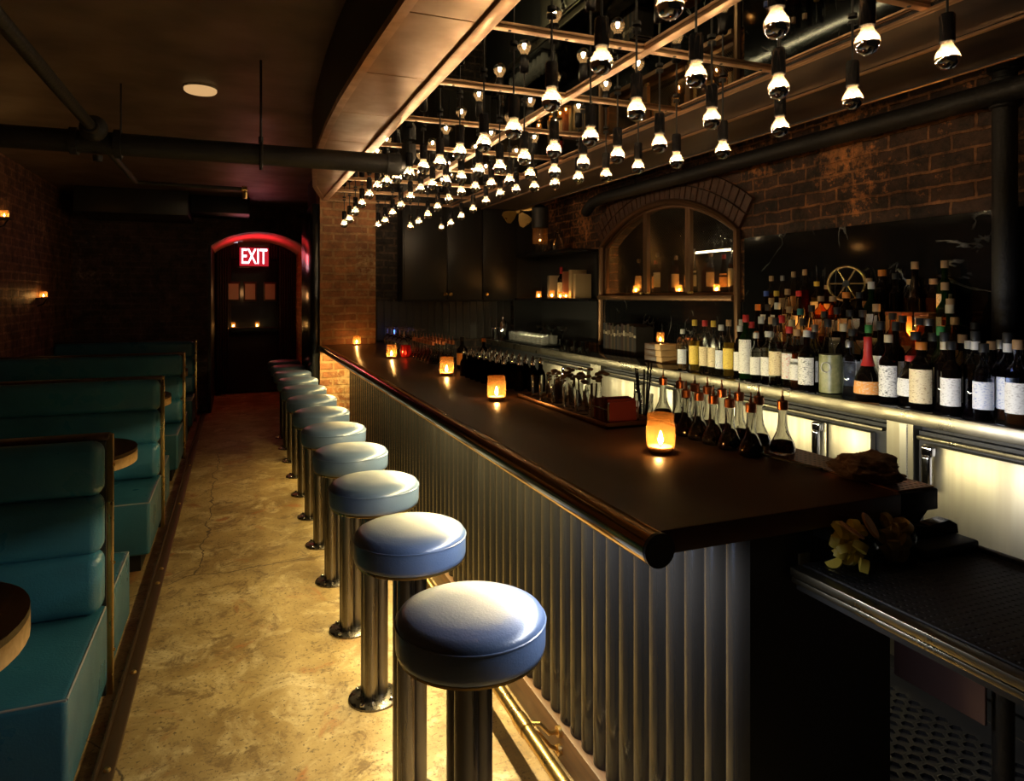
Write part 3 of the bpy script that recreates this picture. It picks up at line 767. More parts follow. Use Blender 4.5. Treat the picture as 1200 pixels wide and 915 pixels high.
cooler('large stainless cooler door with chrome latch at the near end of the back bar', .55, 1.84, [(1.18, 1.80), (.56, 1.165)], [(1.768, 1)])
cooler('stainless cooler with narrow and wide doors behind the towel and decanters', 1.97, 3.29, [(2.03, 2.245), (2.255, 2.83), (2.845, 3.27)], [(2.29, 1), (3.20, 1)])
cooler('stainless cooler behind the garnish tray', 3.37, 4.26, [(3.39, 3.80), (3.815, 4.235)], [(3.73, 1)])
cooler('small stainless cooler behind the dark dasher bottles', 4.43, 5.5, [(4.46, 4.83), (4.85, 5.28)], [(4.80, 1)])

# ---------------------------------------------------------------- bottles
def bottle_profile(style, h, r):
    nr = min(.0135, r * .4)
    if style == 'tall':   s, e = .60, .76
    elif style == 'slope': s, e = .42, .80
    elif style == 'short': s, e = .66, .80; nr = r * .42
    elif style == 'bell': s, e = .36, .70
    elif style == 'round': s, e = .62, .82; nr = r * .34
    else: s, e = .62, .76
    p = [(0, 0), (r * .9, 0), (r, .006), (r, h * s * .5), (r, h * s)]
    if style == 'bell': p = [(0, 0), (r * .93, 0), (r, .012), (r * .99, h * .2), (r * .9, h * .36), (r * .62, h * .47), (r * .40, h * .58), (nr * 1.2, h * .70)]
    elif style == 'round': p = [(0, 0), (r * .75, 0), (r * .95, h * .12), (r, h * .35), (r * .93, h * .55), (r * .66, h * .70), (nr * 1.1, h * .8)]
    else:
        for k in range(1, 7):
            u = k / 6; q = .5 - .5 * math.cos(PI * u)
            if style == 'slope': q = u ** .8
            p.append((r + (nr - r) * q, h * (s + (e - s) * u)))
    p += [(nr, h * .90), (nr * 1.18, h * .905), (nr * 1.18, h * .935), (nr, h * .94), (0, h * .94)]
    return p, nr
CLEARK = {'c': 'bottle_clear', 'b': 'clear_blue_lit', 'g': 'green_glass', 'k': 'dark_glass', 'a': 'amber_glass'}
LIQ = {'-': None, 'w': 'liq_clear', 'a': 'liq_amber', 'd': 'liq_dark', 'r': 'liq_red', 'y': 'liq_yellow', 'o': 'liq_olive'}
GN = {'c': 'clear', 'b': 'blue-light-tinted', 'g': 'green', 'k': 'dark', 'a': 'amber'}  # b: clear bottles with bluish strip light put into the tint
def make_bottle(loc, label, group, style='tall', h=.3, r=.036, glass='c', liq='w', cap='black', lab='white', band=(.14, .5), neck=None, fill=.6):
    t = thing('bottle', label, 'bottle', loc, group)
    prof, nr = bottle_profile(style, h, r)
    gp = prof
    if glass in 'cba': gp = prof[:-1] + [(nr * .6, h * .94)] + [(max(.0035, a - .0026), max(.005, z)) for a, z in reversed(prof[2:-5])] + [(0, .005)]
    g = build('glass_body', MB().lathe(gp, seg=20), CLEARK[glass], t, ang=50)
    if LIQ[liq]:
        zt = h * fill; lp = [(max(0, a - .0031), max(.0058, z)) for a, z in prof if z < zt]
        rr = lp[-1][0]; lp.append((rr, zt)); lp.append((0, zt))
        build('liquid', MB().lathe(lp, seg=16), LIQ[liq], g, ang=50)
    ch = h * .10
    build('cap', MB().lathe([(nr * 1.1, h * .925 - ch * .4), (nr * 1.22, h * .925 - ch * .38), (nr * 1.22, h - .002), (nr * 1.15, h), (0, h)], seg=14), 'cap_' + cap, t)
    if lab:
        z0, z1 = h * band[0], h * band[1]
        # a patch of paper wrapped round the side that faces the room
        mb = MB(); n = 12; a0 = math.radians(180 + 25)
        def rad(z):
            for (r0, za), (r1, zb) in zip(prof[1:], prof[2:]):
                if za <= z <= zb and zb > za: return r0 + (r1 - r0) * (z - za) / (zb - za)
            return r
        zs = [z0 + (z1 - z0) * k / 3 for k in range(4)]
        vs = [((rad(z) + .0009) * math.cos(a0 + (k / n - .5) * 2.5), (rad(z) + .0009) * math.sin(a0 + (k / n - .5) * 2.5), z) for z in zs for k in range(n + 1)]
        fs = [(j * (n + 1) + k, j * (n + 1) + k + 1, (j + 1) * (n + 1) + k + 1, (j + 1) * (n + 1) + k) for j in range(3) for k in range(n)]
        build('label', mb.add(vs, fs), LAB[lab], t)
    if neck:
        build('neck_label', MB().lathe([(nr * 1.12, h * .78), (nr * 1.12, h * .88)], seg=14), 'cap_' + neck, t)
    return t
PLACED = []
def spot(px, X, r, z):
    """stand a bottle on the line X, easing it aside when a neighbour is too close"""
    Y = ydep(px, X)
    Y0 = Y
    X0 = X
    for tr in range(240):
        q = tr // 3; X = X0 + (0, .022, -.022)[tr % 3]; Y = Y0 + (q // 2) * .005 * (1 if q % 2 else -1)
        ok = all((X - a) ** 2 + (Y - b) ** 2 > (r + c + .001) ** 2 for a, b, c, zz in PLACED if abs(zz - z) < .05)
        if ok: break
    PLACED.append((X, Y, r, z)); return X, Y
LABW = dict(white='white label', cream='cream label', yellow='yellow label', orange='orange label', red='red-and-white label', blue='blue-and-white label', black='black-and-white label', tan='tan label')
CAPW = dict(white='white cap', red='red cap', yellow='yellow cap', orange='orange cap', black='black cap', cork='cork stopper', green='green cap', blue='blue cap', silver='silver cap', cream='cream cap', tan='tan cap', teal='teal cap')
SEEN = {}
def place_row(rows, X, z, rowname):
    n = 0
    for it in rows:
        px, style, h, r, glass, liq, cap, lab = it[:8]; kw = it[8] if len(it) > 8 else {}
        r *= .92; x, y = spot(px, X, r, z)
        d = '%s glass bottle with %s%s' % (GN[glass], CAPW[cap], (' and ' + LABW[lab]) if lab else '')
        n += 1
        make_bottle((x, y, z), '%s, %s from window, %s' % (d, ORD[n - 1], rowname), 'liquor bottles on the back bar', style, h, r, glass, liq, cap, lab, **kw)
R1 = [(800, 'tall', .24, .032, 'c', 'w', 'white', 'blue'), (814, 'tall', .30, .034, 'c', 'y', 'yellow', 'yellow'), (826, 'tall', .30, .035, 'c', 'w', 'red', 'cream'),
      (836, 'tall', .30, .033, 'c', 'w', 'yellow', 'cream'), (845, 'tall', .28, .034, 'c', 'w', 'white', 'blue'), (854, 'tall', .31, .033, 'c', 'y', 'cork', 'yellow'),
      (863, 'tall', .28, .034, 'k', '-', 'white', 'white'), (874, 'tall', .34, .038, 'g', 'y', 'red', 'white', dict(band=(.1, .62))), (886, 'tall', .25, .032, 'c', 'w', 'white', 'white'),
      (897, 'short', .26, .042, 'c', 'w', 'white', 'white'), (909, 'tall', .33, .035, 'c', 'w', 'black', 'cream'), (920, 'tall', .29, .038, 'c', 'w', 'red', 'red', dict(band=(.12, .55))),
      (934, 'slope', .28, .036, 'c', 'a', 'cork', 'white'), (947, 'tall', .27, .038, 'c', 'w', 'black', 'white'), (959, 'short', .24, .032, 'b', 'w', 'silver', None),
      (990, 'tall', .28, .040, 'k', '-', 'white', 'black', dict(band=(.1, .55))), (1004, 'tall', .28, .038, 'k', 'd', 'cream', 'black', dict(band=(.1, .55))),
      (1043, 'round', .20, .052, 'k', 'd', 'red', 'white', dict(band=(.2, .55))), (1061, 'short', .26, .044, 'k', 'd', 'orange', 'cream', dict(band=(.1, .6))),
      (1078, 'tall', .30, .037, 'k', '-', 'black', None, dict(neck='cream')), (1094, 'tall', .27, .037, 'k', 'd', 'black', 'white', dict(band=(.12, .5))),
      (1112, 'tall', .31, .042, 'b', 'd', 'black', None, dict(neck='white')), (1130, 'tall', .27, .036, 'b', 'w', 'black', 'blue'), (1146, 'tall', .31, .037, 'b', 'a', 'black', 'blue', dict(neck='white', fill=.3)),
      (1166, 'tall', .29, .040, 'b', 'a', 'cork', 'white', dict(fill=.18)), (1192, 'tall', .30, .048, 'b', 'w', 'cork', 'blue', dict(band=(.1, .35)))]
JAR = spot(973, 2.49, .052, TZ); BELL = spot(1017, 2.49, .061, TZ)
place_row(R1, 2.49, TZ, 'front row')
# red-waxed bell-shaped bottle with its orange label
x, y = BELL
t = make_bottle((x, y, TZ), 'squat bell-shaped dark bottle with red wax neck and orange label in the front row', 'liquor bottles on the back bar', 'bell', .265, .054, 'k', 'd', 'red', 'orange', (.10, .30))
build('wax_neck', MB().lathe([(.0290, .143), (.0245, .155), (.0172, .186), (.0165, .235)], seg=20), 'cap_red', t)
x, y = JAR
t = thing('glass_jar', 'large glass jar of murky green brine with a round badge among the bottles', 'jar', (x, y, TZ))
build('glass', MB().lathe([(0, 0), (.046, 0), (.05, .006), (.05, .20), (.046, .212), (.046, .235), (.05, .238)], seg=28), 'plate', t)
build('contents', MB().lathe([(0, .005), (.046, .005), (.047, .02), (.047, .175), (0, .176)], seg=24), 'liq_olive', t)
bd = [(-.0508 * math.cos(a * .62 * math.cos(q)), 0, 0) for a, q in ((0, 0),)]
mb = MB(); ring = [(-.0512 * math.cos(.42 * math.cos(2 * PI * k / 24) + .35), -.0512 * math.sin(.42 * math.cos(2 * PI * k / 24) + .35), .12 + .022 * math.sin(2 * PI * k / 24)) for k in range(24)]
build('round_badge', MB().tube(ring, .0022, 6, closed=True), 'cap_white', t)

R2 = [(869, 'tall', .31, .036, 'k', 'd', 'white', 'white'), (881, 'tall', .30, .034, 'g', '-', 'red', 'white'), (892, 'tall', .33, .036, 'k', '-', 'white', 'white'), (904, 'slope', .33, .036, 'c', 'a', 'cork', 'tan'),
      (916, 'tall', .34, .036, 'c', 'r', 'red', 'red'), (928, 'tall', .32, .036, 'c', 'a', 'cream', 'cream'), (941, 'slope', .33, .038, 'c', 'a', 'black', 'white'), (955, 'tall', .30, .036, 'c', 'w', 'silver', 'white'),
      (970, 'slope', .33, .040, 'c', 'w', 'black', None), (984, 'tall', .31, .036, 'k', 'd', 'cream', 'white'), (998, 'short', .29, .040, 'c', 'd', 'black', 'white'),
      (1014, 'tall', .31, .036, 'g', '-', 'green', 'white'), (1032, 'tall', .33, .038, 'k', 'd', 'black', 'white', dict(band=(.15, .55))), (1050, 'tall', .33, .037, 'k', '-', 'black', 'white', dict(band=(.28, .5))),
      (1066, 'short', .29, .042, 'a', 'd', 'black', 'cream'), (1083, 'short', .29, .042, 'k', 'd', 'black', None), (1100, 'tall', .32, .036, 'g', '-', 'green', 'cream'),
      (1119, 'tall', .29, .038, 'b', 'a', 'cork', 'tan', dict(fill=.35)), (1136, 'tall', .27, .036, 'b', 'w', 'white', 'blue'), (1156, 'tall', .27, .036, 'b', 'a', 'cork', 'white', dict(fill=.3)), (1178, 'tall', .28, .036, 'b', 'w', 'silver', 'blue')]
place_row(R2, 2.592, TZ, 'second row')
# tiered riser
T1, T2, T3 = 1.155, 1.26, 1.36
for nm, x0, x1, zt, yr in (('lowest', 2.655, 2.775, T1, 1.66), ('middle', 2.776, 2.89, T2, 1.90), ('top', 2.891, 3.004, T3, 1.95)):
    o = build('riser_step', box(x0, x1, yr, 3.24, TZ, zt, bev=.002), 'black_gloss', None)
    tag(o, 'black riser block under the bottles, %s of three' % nm, 'riser', 'riser blocks under the bottles')
R3 = [(888, 'tall', .30, .034, 'k', 'd', 'orange', 'orange'), (900, 'tall', .30, .034, 'k', '-', 'black', 'tan'), (911, 'tall', .31, .036, 'k', 'd', 'white', 'white'), (925, 'tall', .29, .036, 'c', 'a', 'tan', 'orange'),
      (938, 'tall', .28, .036, 'c', 'y', 'teal', 'blue'), (951, 'slope', .30, .036, 'c', 'a', 'black', 'yellow'), (966, 'tall', .27, .036, 'c', 'w', 'black', None), (981, 'slope', .29, .038, 'c', 'd', 'black', 'cream'),
      (996, 'tall', .28, .036, 'c', 'w', 'black', 'blue'), (1011, 'tall', .28, .036, 'k', 'd', 'black', 'orange'), (1027, 'slope', .31, .037, 'c', 'd', 'cork', 'tan'), (1042, 'tall', .27, .037, 'a', 'a', 'black', 'tan'),
      (1058, 'tall', .26, .036, 'k', '-', 'black', 'cream'), (1074, 'short', .25, .042, 'a', 'a', 'black', 'orange'), (1090, 'short', .25, .04, 'k', 'd', 'silver', 'white'), (1106, 'tall', .31, .037, 'g', '-', 'cream', 'white'),
      (1122, 'tall', .26, .036, 'a', 'a', 'cork', 'orange'), (1138, 'tall', .24, .035, 'k', 'a', 'black', 'tan')]
place_row(R3, 2.715, T1, 'lowest riser step')
PLACED += [(2.832, ydep(1053, 2.832), .044, T2), (2.832, ydep(1086, 2.832), .034, T2), (2.825, ydep(1071, 2.825), .025, T2), (2.80, ydep(946, 2.80), .027, T2)]
R4 = [(898, 'tall', .27, .034, 'k', '-', 'blue', 'white'), (910, 'tall', .27, .034, 'k', 'd', 'yellow', 'white'), (923, 'slope', .28, .035, 'c', 'a', 'cork', 'tan'), (936, 'tall', .27, .034, 'c', 'r', 'red', 'cream'),
      (962, 'short', .24, .036, 'a', 'a', 'cork', 'orange'), (976, 'short', .24, .036, 'a', 'a', 'tan', 'cream'), (1007, 'tall', .26, .034, 'k', 'd', 'black', 'red'),
      (1021, 'tall', .31, .035, 'g', '-', 'white', 'white'), (1036, 'short', .26, .040, 'k', 'a', 'orange', 'orange'), (1102, 'tall', .30, .036, 'g', 'd', 'cork', 'cream'), (1118, 'short', .23, .036, 'a', 'a', 'tan', 'orange')]
place_row(R4, 2.832, T2, 'middle riser step')
R5 = [(904, 'tall', .26, .032, 'c', 'a', 'cork', 'tan'), (917, 'round', .26, .034, 'c', 'a', 'silver', 'tan'), (930, 'round', .28, .034, 'c', 'a', 'cork', 'orange'), (943, 'tall', .29, .030, 'c', 'r', 'tan', None),
      (957, 'tall', .22, .034, 'c', 'y', 'yellow', 'cream'), (970, 'short', .20, .036, 'a', 'a', 'cork', 'orange'), (1018, 'short', .23, .036, 'k', 'd', 'tan', 'orange'), (1034, 'short', .27, .042, 'k', 'a', 'orange', None),
      (1047, 'tall', .25, .033, 'k', '-', 'black', None), (1060, 'short', .22, .038, 'c', 'a', 'cork', None), (1075, 'slope', .30, .038, 'k', 'a', 'cork', None), (1090, 'short', .22, .038, 'c', 'a', 'cork', None), (1107, 'tall', .30, .034, 'g', '-', 'cork', 'cream')]
place_row(R5, 2.945, T3, 'top riser step')
# glowing amber tins and the two candles among them
for px, nm in ((1056, 'the left-over side of the candle'),):
    pass
def tin(px, X, z, w, hh, lab):
    y = ydep(px, X)
    t = thing('bottle_box', lab, 'box', (X, y, z))
    build('carton', box(-.034, .034, -w / 2, w / 2, 0, hh, bev=.004), pbr('amber_card_%d' % px, (.7, .34, .1), .5, 0, col2=(.62, .27, .07), nscale=12), t)
    build('lid', box(-.036, .036, -w / 2 - .002, w / 2 + .002, hh, hh + .018, bev=.004), 'copper_cap', t)
tin(1053, 2.832, T2, .085, .15, 'amber cardboard bottle carton on the riser, farther from the standpipe')
tin(1086, 2.832, T2, .065, .15, 'amber cardboard bottle carton on the riser, nearer the standpipe')

# votive candles --------------------------------------------------------------
def make_votive(loc, label, h=.105, r=.04, glass='votive', flame='flame', group='candles burning in glass holders', ribs=28, fz=None):
    t = thing('votive_candle', label, 'candle', loc, group)
    prof = [(0, 0), (r * .72, 0), (r * .86, .006), (r * .98, h * .2), (r, h * .45), (r * .97, h * .7), (r * .9, h * .86), (r * .93, h * .9), (r * .93, h), (r * .88, h), (r * .86, h * .9)]
    build('glass_holder', MB().lathe(prof, seg=ribs * 3, ribs=ribs, amp=.012), glass, t, ang=60)
    hw = h * .17
    w = build('wax', MB().lathe([(0, .006), (r * .7, .006), (r * .80, h * .1), (r * .82, hw), (r * .3, hw - .003), (0, hw - .004)], seg=24), 'wax', t)
    build('wick', MB().lathe([(.0012, hw - .004), (.0012, hw + .008), (0, hw + .008)], seg=6), 'black', w)
    s = h / .105
    build('flame', MB().lathe([(0, hw + .004), (.0055 * s, hw + .011 * s), (.007 * s, hw + .018 * s), (.0045 * s, hw + .028 * s), (0, hw + .042 * s)], seg=10), flame, t)
    return t
make_votive((1.137, 1.665, BZ), 'ribbed glass candle on the bar, largest, beside the copper-capped decanters', .112, .041)
make_votive((1.048, 2.766, BZ), 'glass candle on the bar beside the far end of the garnish tray', .105, .041)
make_votive((1.112, 3.736, BZ), 'glass candle on the bar beside the dark bottle with amber label', .105, .041)
make_votive((1.046, 4.906, BZ), 'glass candle on the bar beside the red glass holder', .10, .038)
make_votive((1.034, 6.36, BZ), 'glass candle at the end of the bar against the brick pier', .09, .036)
make_votive((1.163, 4.96, BZ), 'red glass candle holder on the bar', .09, .04, 'votive_red', emit('flame_low', (1, .3, .1), 12))
make_votive((2.80, ydep(946, 2.80) + .0, T2), 'candle glowing among the bottles below the patterned stopper', .075, .026, flame='flame_small')
make_votive((2.825, ydep(1071, 2.825), T2), 'candle glowing between the two amber cartons on the riser', .085, .024, flame='flame_small')

# hand wheel
wy = ydep(992, 2.93)
wh = thing('brass_wheel', 'brass spoked hand wheel standing among the bottles', 'wheel', (2.93, wy, T3))
R = .088; zc = .205
A = Matrix.Rotation(math.radians(30), 4, 'Z')
def rim(k, n, rr): return A @ Vector((0, rr * math.cos(2 * PI * k / n), 0)) + Vector((0, 0, zc + rr * math.sin(2 * PI * k / n)))
build('rim', MB().tube([rim(k, 40, R) for k in range(40)], .0075, 10, closed=True), 'brass', wh)
for k in range(6): build('spoke', MB().tube([rim(k, 6, .012), rim(k, 6, R - .003)], .0042, 8), 'brass', wh)
ax = A @ Vector((1, 0, 0)); c = Vector((0, 0, zc))
build('hub', MB().tube([c - ax * .016, c + ax * .016], .017, 14), 'iron', wh)
build('stand', MB().tube([c + ax * .014, c + ax * .022 + Vector((0, 0, -.03)), Vector((ax.x * .024, ax.y * .024, .012))], .008, 8).lathe([(0, 0), (.035, 0), (.035, .006), (.012, .014), (0, .014)], (ax.x * .024, ax.y * .024, 0), 20), 'iron', wh)
# patterned crown stopper bottle
y = ydep(943, 2.945)

# ================================================================ THINGS ON THE BACK BAR, FAR END
t = thing('cocktail_shaker', 'tall steel cocktail shaker at the far end of the back bar', 'shaker', (2.47, 6.33, TZ))
build('body', MB().lathe([(0, 0), (.036, 0), (.038, .004), (.045, .13), (.044, .14), (.04, .15)], seg=24), 'chrome', t)
build('lid', MB().lathe([(.041, .15), (.038, .165), (.024, .195), (.017, .2), (.017, .235), (.012, .242), (0, .243)], seg=24), 'chrome', t)
t = thing('ice_bucket', 'small steel bucket beside the tall shaker', 'bucket', (2.47, 6.52, TZ))
build('body', MB().lathe([(0, 0), (.05, 0), (.06, .11), (.063, .112), (.063, .116), (.056, .116), (.047, .01), (0, .008)], seg=24), 'chrome', t)
for k in range(3):
    build('bar_spoon', MB().tube([(.02 - .02 * k, .01, .01), (.045 - .045 * k, .02 * k - .02, .19 + .02 * k)], .003, 6), 'chrome', t)
def make_tumbler(loc, label, group, r=.036, h=.085, gm='clear'):
    t = thing('glass_tumbler', label, 'glass', loc, group)
    build('glass', MB().lathe([(0, .0), (r * .86, 0), (r * .88, .004), (r, h), (r * .93, h), (r * .82, .012), (0, .011)], seg=18), gm, t)
    return t
tray = build('glass_tray', MB().box(2.44, 2.66, 5.36, 6.22, TZ, TZ + .008, bev=.003), 'black', None); tag(tray, 'long black tray holding tumblers at the far end of the back bar', 'tray')
pt = None
for rr in range(2):
    for k in range(9):
        loc = (2.50 + .09 * rr, 5.42 + .093 * k, TZ + .008)
        lab = 'clear tumbler, %s from the near end in the %s row of the black tray' % (ORD[k], ('front', 'rear')[rr])
        if pt is None: pt = make_tumbler(loc, lab, 'tumblers on the black tray', gm='tumbler')
        else: dup(pt, loc, lab)
pt = None
for k in range(6):
    loc = (2.74 + .06 * (k % 2), 5.55 + .12 * k, TZ)
    lab = 'stemmed coupe glass behind the tumblers, %s from the near end' % ORD[k]
    if pt is None:
        pt = thing('coupe_glass', lab, 'glass', loc, 'coupes behind the tumblers')
        build('glass', MB().lathe([(0, 0), (.034, 0), (.034, .003), (.006, .008), (.004, .02), (.004, .10), (.012, .108), (.04, .13), (.05, .16), (.048, .16), (.038, .133), (0, .115)], seg=20), 'clear', pt)
    else: dup(pt, loc, lab)
# dim glasses on the near side of the tray
pt = None
for k in range(7):
    loc = (2.60 + .05 * (k % 2), 4.87 + .066 * k, TZ)
    lab = 'small dim glass between the tumbler tray and the books, %s from the near end' % ORD[k]
    if pt is None: pt = make_tumbler(loc, lab, 'small glasses beside the books', .026, .07)
    else: dup(pt, loc, lab)
# books
hues = [(.02, .017, .015), (.035, .024, .017), (.012, .012, .014), (.045, .028, .014), (.018, .016, .011), (.05, .035, .022), (.025, .011, .009)]
y = ydep(756, 2.80)
for k in range(17):
    w = .022 + .012 * random.random(); hh = .20 + .03 * random.random(); c = hues[k % 7]
    t = thing('book', 'dark book standing under the arched window, %s from the wooden boxes' % ORD[k], 'book', (2.80, y + w / 2, TZ), 'books standing under the arched window')
    build('cover', MB().box(-.075, .075, -w / 2 + .0005, -w / 2 + .0035, 0, hh).box(-.075, .075, w / 2 - .0035, w / 2 - .0005, 0, hh).box(-.078, -.074, -w / 2 + .0005, w / 2 - .0005, 0, hh), pbr('book_cover_%d' % k, c, .8, spec=.25), t)
    build('pages', box(-.0735, .072, -w / 2 + .004, w / 2 - .004, .003, hh - .004), 'paper', t)
    build('spine_band', box(-.0795, -.0782, -w / 2 + .002, w / 2 - .002, hh * .62, hh * (.7 + .1 * (k % 3) / 2)), pbr('book_band_%d' % k, (.10, .07, .035) if k % 5 else (.3, .24, .16), .5), t)
    y += w + .001
# wooden boxes and the candle on them
z = TZ; yb = ydep(777, 2.63)
for k, (w, hh) in enumerate(((.20, .045), (.19, .04), (.18, .04))):
    t = thing('wooden_box', 'flat wooden box with pale end, %s from the bottom of its stack' % ORD[k], 'box', (2.63, yb + .004 * k, z), 'stacked flat wooden boxes')
    build('body', box(-.08, .08, -w / 2 + .06, w / 2, 0, hh - .001, bev=.002), 'wood_dark', t)
    build('pale_end', box(-.08, .08, -w / 2, -w / 2 + .0595, 0, hh - .001, bev=.002), 'wood_pale', t)
    z += hh
make_votive((2.63, yb + .03, z), 'small candle on the stack of wooden boxes', .07, .026)
t = thing('wooden_crate', 'small copper-coloured box behind the candle on the wooden boxes', 'box', (2.85, yb + .0, TZ))
build('body', box(-.05, .04, -.06, .06, 0, .14, bev=.003), 'wood_brown', t)
build('lid', box(-.053, .043, -.063, .063, .141, .16, bev=.003), 'copper_cap', t)
# glass jug leaning shape
t = thing('glass_jug', 'wide faceted glass jug between the wooden boxes and the bottles', 'jug', (2.76, ydep(815, 2.76), TZ))
build('body', MB().lathe([(0, 0), (.05, 0), (.055, .005), (.085, .12), (.06, .19), (.062, .2), (.058, .2), (.056, .19), (.08, .12), (.05, .01), (0, .009)], seg=8), 'clear', t, ang=20)
build('handle', MB().tube([(-.06, .03, .17), (-.1, .045, .16), (-.11, .05, .1), (-.08, .04, .08)], .007, 8), 'clear', t)

# ================================================================ CABINETS AND SHELVES, FAR CORNER
cb = thing('wall_cabinet', 'tall black wall cabinet with round brass knobs above the far end of the bar', 'cabinet', (2.1, 6.7, 1.43), world=True)
build('body', box(1.52, 2.74, 6.62, 6.845, 1.45, 2.42, bev=.004), 'cabinet', cb)
for (a, b, kx) in ((1.535, 1.965, 1.945), (1.975, 2.345, 2.0), (2.355, 2.73, 2.385)):
    d = build('door', box(a, b, 6.60, 6.619, 1.465, 2.40, bev=.003), 'cabinet', cb)
    build('knob', MB().lathe([(.006, 0), (.006, .012), (.019, .016), (.022, .026), (.015, .036), (0, .038)], (0, 0, 0), 16).xf(Matrix.Translation((kx, 6.60, 1.52)) @ Matrix.Rotation(PI / 2, 4, 'X')), 'brass', d)
mb = MB().box(1.26, 2.74, 6.80, 6.845, TZ, 1.445)
for k in range(19): mb.box(1.30 + .075 * k, 1.312 + .075 * k, 6.785, 6.80, TZ, 1.445)
for k in range(16): mb.box(1.62, 1.96, 6.782, 6.79, 1.1 + .02 * k, 1.108 + .02 * k)
struct('trim_6', mb, pbr('panelling', (.045, .04, .036), .38), 'dark grooved panelling under the black wall cabinet', 'panelling')
sh = thing('wall_shelf', 'black shelving unit with two shelves beside the arched window', 'shelf', (2.9, 6.0, 1.1), world=True)
build('shelf_board', box(2.70, XW - .002, 5.40, 6.6, 1.455, 1.48, bev=.002), 'black_gloss', sh)
build('shelf_board', box(2.72, XW - .002, 5.40, 6.6, 1.90, 1.925, bev=.002), 'black_gloss', sh)
build('side_board', box(2.70, XW - .002, 6.601, 6.62, 1.08, 2.42), 'cabinet', sh)
build('back_board', box(XW - .02, XW - .003, 5.40, 6.6, 1.08, 1.9), 'cabinet', sh)
# things on the lower shelf: candles, bottle, books
y = 5.46
for k, (w, hh, c) in enumerate(((.045, .22, (.45, .32, .16)), (.05, .26, (.5, .36, .18)), (.04, .25, (.35, .12, .06)), (.05, .22, (.25, .2, .14)))):
    yy = (5.47, 5.56, 5.70, 6.02)[k]
    t = thing('book', 'pale book upright on the candlelit shelf, %s from the window' % ORD[k], 'book', (2.90, yy, 1.48), 'books on the candlelit shelf')
    build('cover', box(-.08, .08, -w / 2, w / 2, 0, hh, bev=.003), pbr('shelf_book_%d' % k, c, .55), t)
    build('pages', box(-.07, .0805, -w / 2 + .004, w / 2 - .004, .004, hh + .0005), 'paper', t)
make_bottle((2.88, 5.86, 1.48), 'red-capped bottle with cream label on the candlelit shelf', None, 'tall', .30, .035, 'k', 'd', 'red', 'cream', neck='red')
make_bottle((2.88, 6.12, 1.48), 'small clear bottle on the candlelit shelf by the cabinet', None, 'tall', .22, .03, 'c', 'w', 'silver', None)
for k, (yy, s) in enumerate(((5.56, .055), (5.68, .06), (5.86, .075), (6.16, .07))):
    make_votive((2.78, yy, 1.48), 'candle on the shelf beside the arched window, %s from the window' % ORD[k], s, s * .36, group='candles on the shelf beside the window')
# glasses and decanter on the upper shelf
for k in range(4): 
    make_tumbler((2.80 + .08 * (k % 2), 6.05 + .09 * k, 1.925), 'tall clear glass on the upper shelf, %s from the window' % ORD[k], 'glasses on the upper shelf', .028, .11)
t = thing('decanter', 'stoppered glass decanter on the upper shelf beside the arch bricks', 'decanter', (2.86, 5.88, 1.925))
build('body', MB().lathe([(0, 0), (.05, 0), (.06, .03), (.055, .09), (.02, .14), (.018, .17), (.024, .175)], seg=20), 'clear', t)
build('stopper', MB().lathe([(.014, .172), (.014, .18), (.024, .195), (.018, .215), (0, .22)], seg=14), 'clear', t)
# lantern under the ceiling by the cabinet
t = thing('hanging_lantern', 'black hanging lantern with ribbed amber glass in the far corner', 'lantern', (2.70, 5.95, 2.0), world=False)
build('hood', MB().lathe([(.075, .15), (.08, .155), (.08, .34), (.03, .37), (0, .37)], seg=24), 'black', t)
build('ribbed_glass', MB().lathe([(0, 0), (.066, 0), (.072, .006), (.072, .15)], seg=60, ribs=20, amp=.02), 'votive', t)
build('glow_bulb', MB().sphere((0, 0, .035), .008), emit('lantern_glow', (1, .55, .2), 25), t)
build('hanging_rod', MB().lathe([(.006, .37), (.006, ZC - 2.0)], seg=8), 'black', t)
# wall fan
FX, FY, FZ = 2.56, 6.15, 2.335
t = thing('wall_fan', 'small brass-bladed fan in front of the black wall cabinet', 'fan', (FX, FY, FZ))
rot = Matrix.Rotation(math.radians(-30), 4, 'Z') @ Matrix.Rotation(math.radians(107), 4, 'X')
mb = MB()
for k in range(4):
    a = k * PI / 2 + .5
    P = []
    for rr, wv in ((.03, .03), (.085, .10), (.135, .13), (.165, .09)):
        P.append((rr, -wv * .5, .012)); P.append((rr, wv * .55, -.012))
    b = MB().add(P + [(p[0], p[1], p[2] - .003) for p in P], [(0, 1, 3, 2), (2, 3, 5, 4), (4, 5, 7, 6), (8, 10, 11, 9), (10, 12, 13, 11), (12, 14, 15, 13), (0, 2, 10, 8), (2, 4, 12, 10), (4, 6, 14, 12), (1, 9, 11, 3), (3, 11, 13, 5), (5, 13, 15, 7), (6, 7, 15, 14), (0, 8, 9, 1)])
    b.xf(rot @ Matrix.Rotation(a, 4, 'Z'))
    build('blade', b, 'brass', t)
build('hub', MB().lathe([(0, -.03), (.028, -.03), (.032, .0), (.02, .03), (0, .032)], seg=20).xf(rot), 'brass', t)
build('motor', MB().lathe([(0, -.12), (.03, -.115), (.045, -.08), (.042, -.035), (0, -.032)], seg=20).xf(rot), 'brass', t)
me_ = rot @ Vector((0, 0, -.11))
build('bracket', MB().tube([me_, me_ + Vector((.05, .06, .0)), Vector((2.66 - FX, 6.60 - FY, -.02))], .011, 10), 'iron', t)

